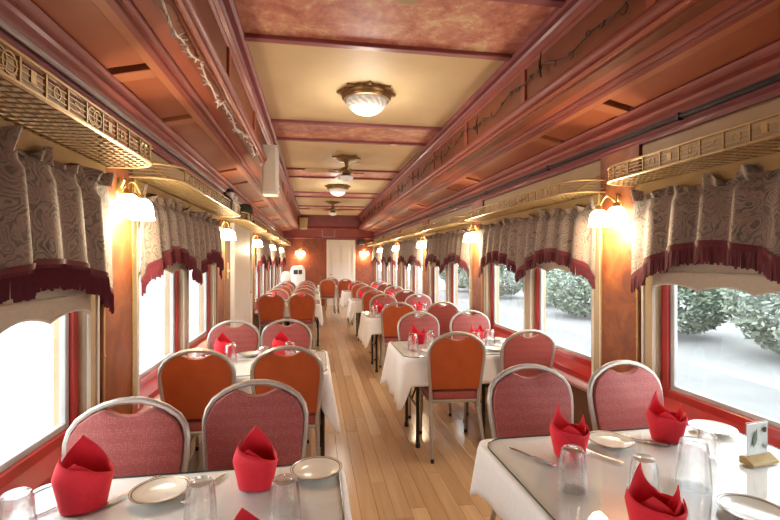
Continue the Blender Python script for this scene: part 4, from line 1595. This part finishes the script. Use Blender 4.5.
ornament('planter', 'dark green bushy ornament' + ORD_, 5.24,
         [('pot', [(0.0, 0), (0.045, 0), (0.055, 0.05), (0.0, 0.052)], 'speaker_black', (0, 0, 0)), ('foliage', [(0.0, 0.04), (0.065, 0.06), (0.07, 0.10), (0.045, 0.14), (0.0, 0.15)], 'decor_green', (0, 0, 0))])
ornament('lantern', 'red lantern with pointed red cap' + ORD_, 5.52,
         [('base', [(0.0, 0), (0.055, 0), (0.055, 0.02), (0.0, 0.022)], 'speaker_black', (0, 0, 0)), ('body', [(0.04, 0.02), (0.05, 0.05), (0.05, 0.10), (0.035, 0.12), (0.0, 0.122)], 'decor_red', (0, 0, 0)), ('cap', [(0.04, 0.12), (0.02, 0.15), (0.0, 0.152)], 'decor_red', (0, 0, 0))])

# ------------------------------------------------------------------ outside: coach shell, ground, road, trees
struct(MB().box(-1.54, 1.54, Y0 - 0.14, Y1 + 0.14, 2.88, 2.96).build('roof', 'coach_paint'))
GZ = -1.15
g = struct(MB().box(-70, 70, -60, 110, GZ - 0.1, GZ).build('ground', 'snow'))
struct(MB().box(4.8, 8.6, -60, 110, GZ - 0.02, GZ + 0.012).build('road', 'asphalt'))


def bush(x, y, h, w, label, mat, seed, conifer=False):
    rnd = random.Random(seed)
    t = thing('evergreen_tree' if conifer else 'leafy_shrub', label, 'tree' if conifer else 'shrub', (x, y, GZ), 0, 'trees across the road')
    m = MB()
    m.tube([(0, 0, 0), (0.03, 0.02, h * 0.5), (0, 0, h * 0.92)], [0.06 * h / 3, 0.04 * h / 3, 0.01], 7)
    for k in range(7):
        a = rnd.uniform(0, 6.28)
        z = h * rnd.uniform(0.15, 0.7)
        m.tube([(0, 0, z), (w * 0.3 * math.cos(a), w * 0.3 * math.sin(a), z + h * 0.1)], [0.025, 0.008], 5)
    m.build('trunk', 'bark', t, smooth=True)
    m = MB()
    n = int(5200 * h * w / 8)
    for i in range(n):
        v = rnd.random() ** 0.8
        if conifer:
            rr = w * 0.5 * (1.02 - v) * (0.55 + 0.45 * rnd.random()) * (0.8 + 0.2 * math.sin(v * 26))
            z = 0.12 * h + v * h * 0.9
        else:
            rr = w * 0.5 * math.sqrt(max(0.02, 1 - (2 * v - 0.9) ** 2)) * (0.6 + 0.4 * rnd.random())
            z = 0.06 * h + v * h * 0.94
        a = rnd.uniform(0, 6.28)
        c = Vector((rr * math.cos(a), rr * math.sin(a), z))
        d1_ = Vector((rnd.gauss(0, 1), rnd.gauss(0, 1), rnd.gauss(0, 0.6))).normalized() * rnd.uniform(0.06, 0.13)
        d2_ = d1_.cross(Vector((rnd.gauss(0, 1), rnd.gauss(0, 1), rnd.gauss(0, 1)))).normalized() * rnd.uniform(0.03, 0.06)
        b = len(m.v)
        m.v += [tuple(c - d1_), tuple(c + d2_), tuple(c + d1_), tuple(c - d2_)]
        m.face([b, b + 1, b + 2, b + 3])
    o = m.build('foliage', mat, t, fix=False)
    o['kind'] = 'stuff'


bush(11.6, 5.2, 2.7, 3.9, 'wide dark shrub across the road from the first card-stand window', 'leaf', 1)
bush(12.0, 9.4, 3.2, 3.9, 'tall loose shrub across the road beyond the wide dark one', 'leaf_pale', 2)
bush(12.2, 1.1, 3.4, 3.9, 'pale leafy shrub across the road before the tall conifer', 'leaf_pale', 3)
bush(11.5, 13.6, 2.8, 3.8, 'low dark shrub across the road beside the verge', 'leaf', 4)
bush(15.8, 7.3, 5.8, 4.2, 'pale green conifer standing behind the wide dark shrub', 'leaf_pale', 5, True)
bush(16.2, 2.9, 6.4, 4.2, 'tall conifer across the road behind the pale shrub', 'leaf', 6, True)
bush(16.0, 11.9, 6.2, 4.2, 'tall conifer across the road behind the loose shrub', 'leaf_pale', 7, True)
bush(16.2, 18.5, 5.5, 4.2, 'dark conifer across the road furthest from the card stand', 'leaf', 8, True)
bush(13.2, 23.8, 4.0, 5.0, 'broad far shrub at the end of the road', 'leaf_pale', 9)
bush(11.9, 29.5, 3.2, 5.0, 'round pale shrub far along the road past the broad one', 'leaf_pale', 10)
bush(12.2, 35.5, 4.2, 5.6, 'dark rounded shrub near the far end of the road', 'leaf', 11)
bush(15.0, 42.0, 7.0, 5.0, 'tall pale conifer closing the view along the road', 'leaf_pale', 12, True)
bush(11.6, 18.6, 2.6, 3.6, 'low pale shrub in front of the furthest dark conifer', 'leaf_pale', 13)
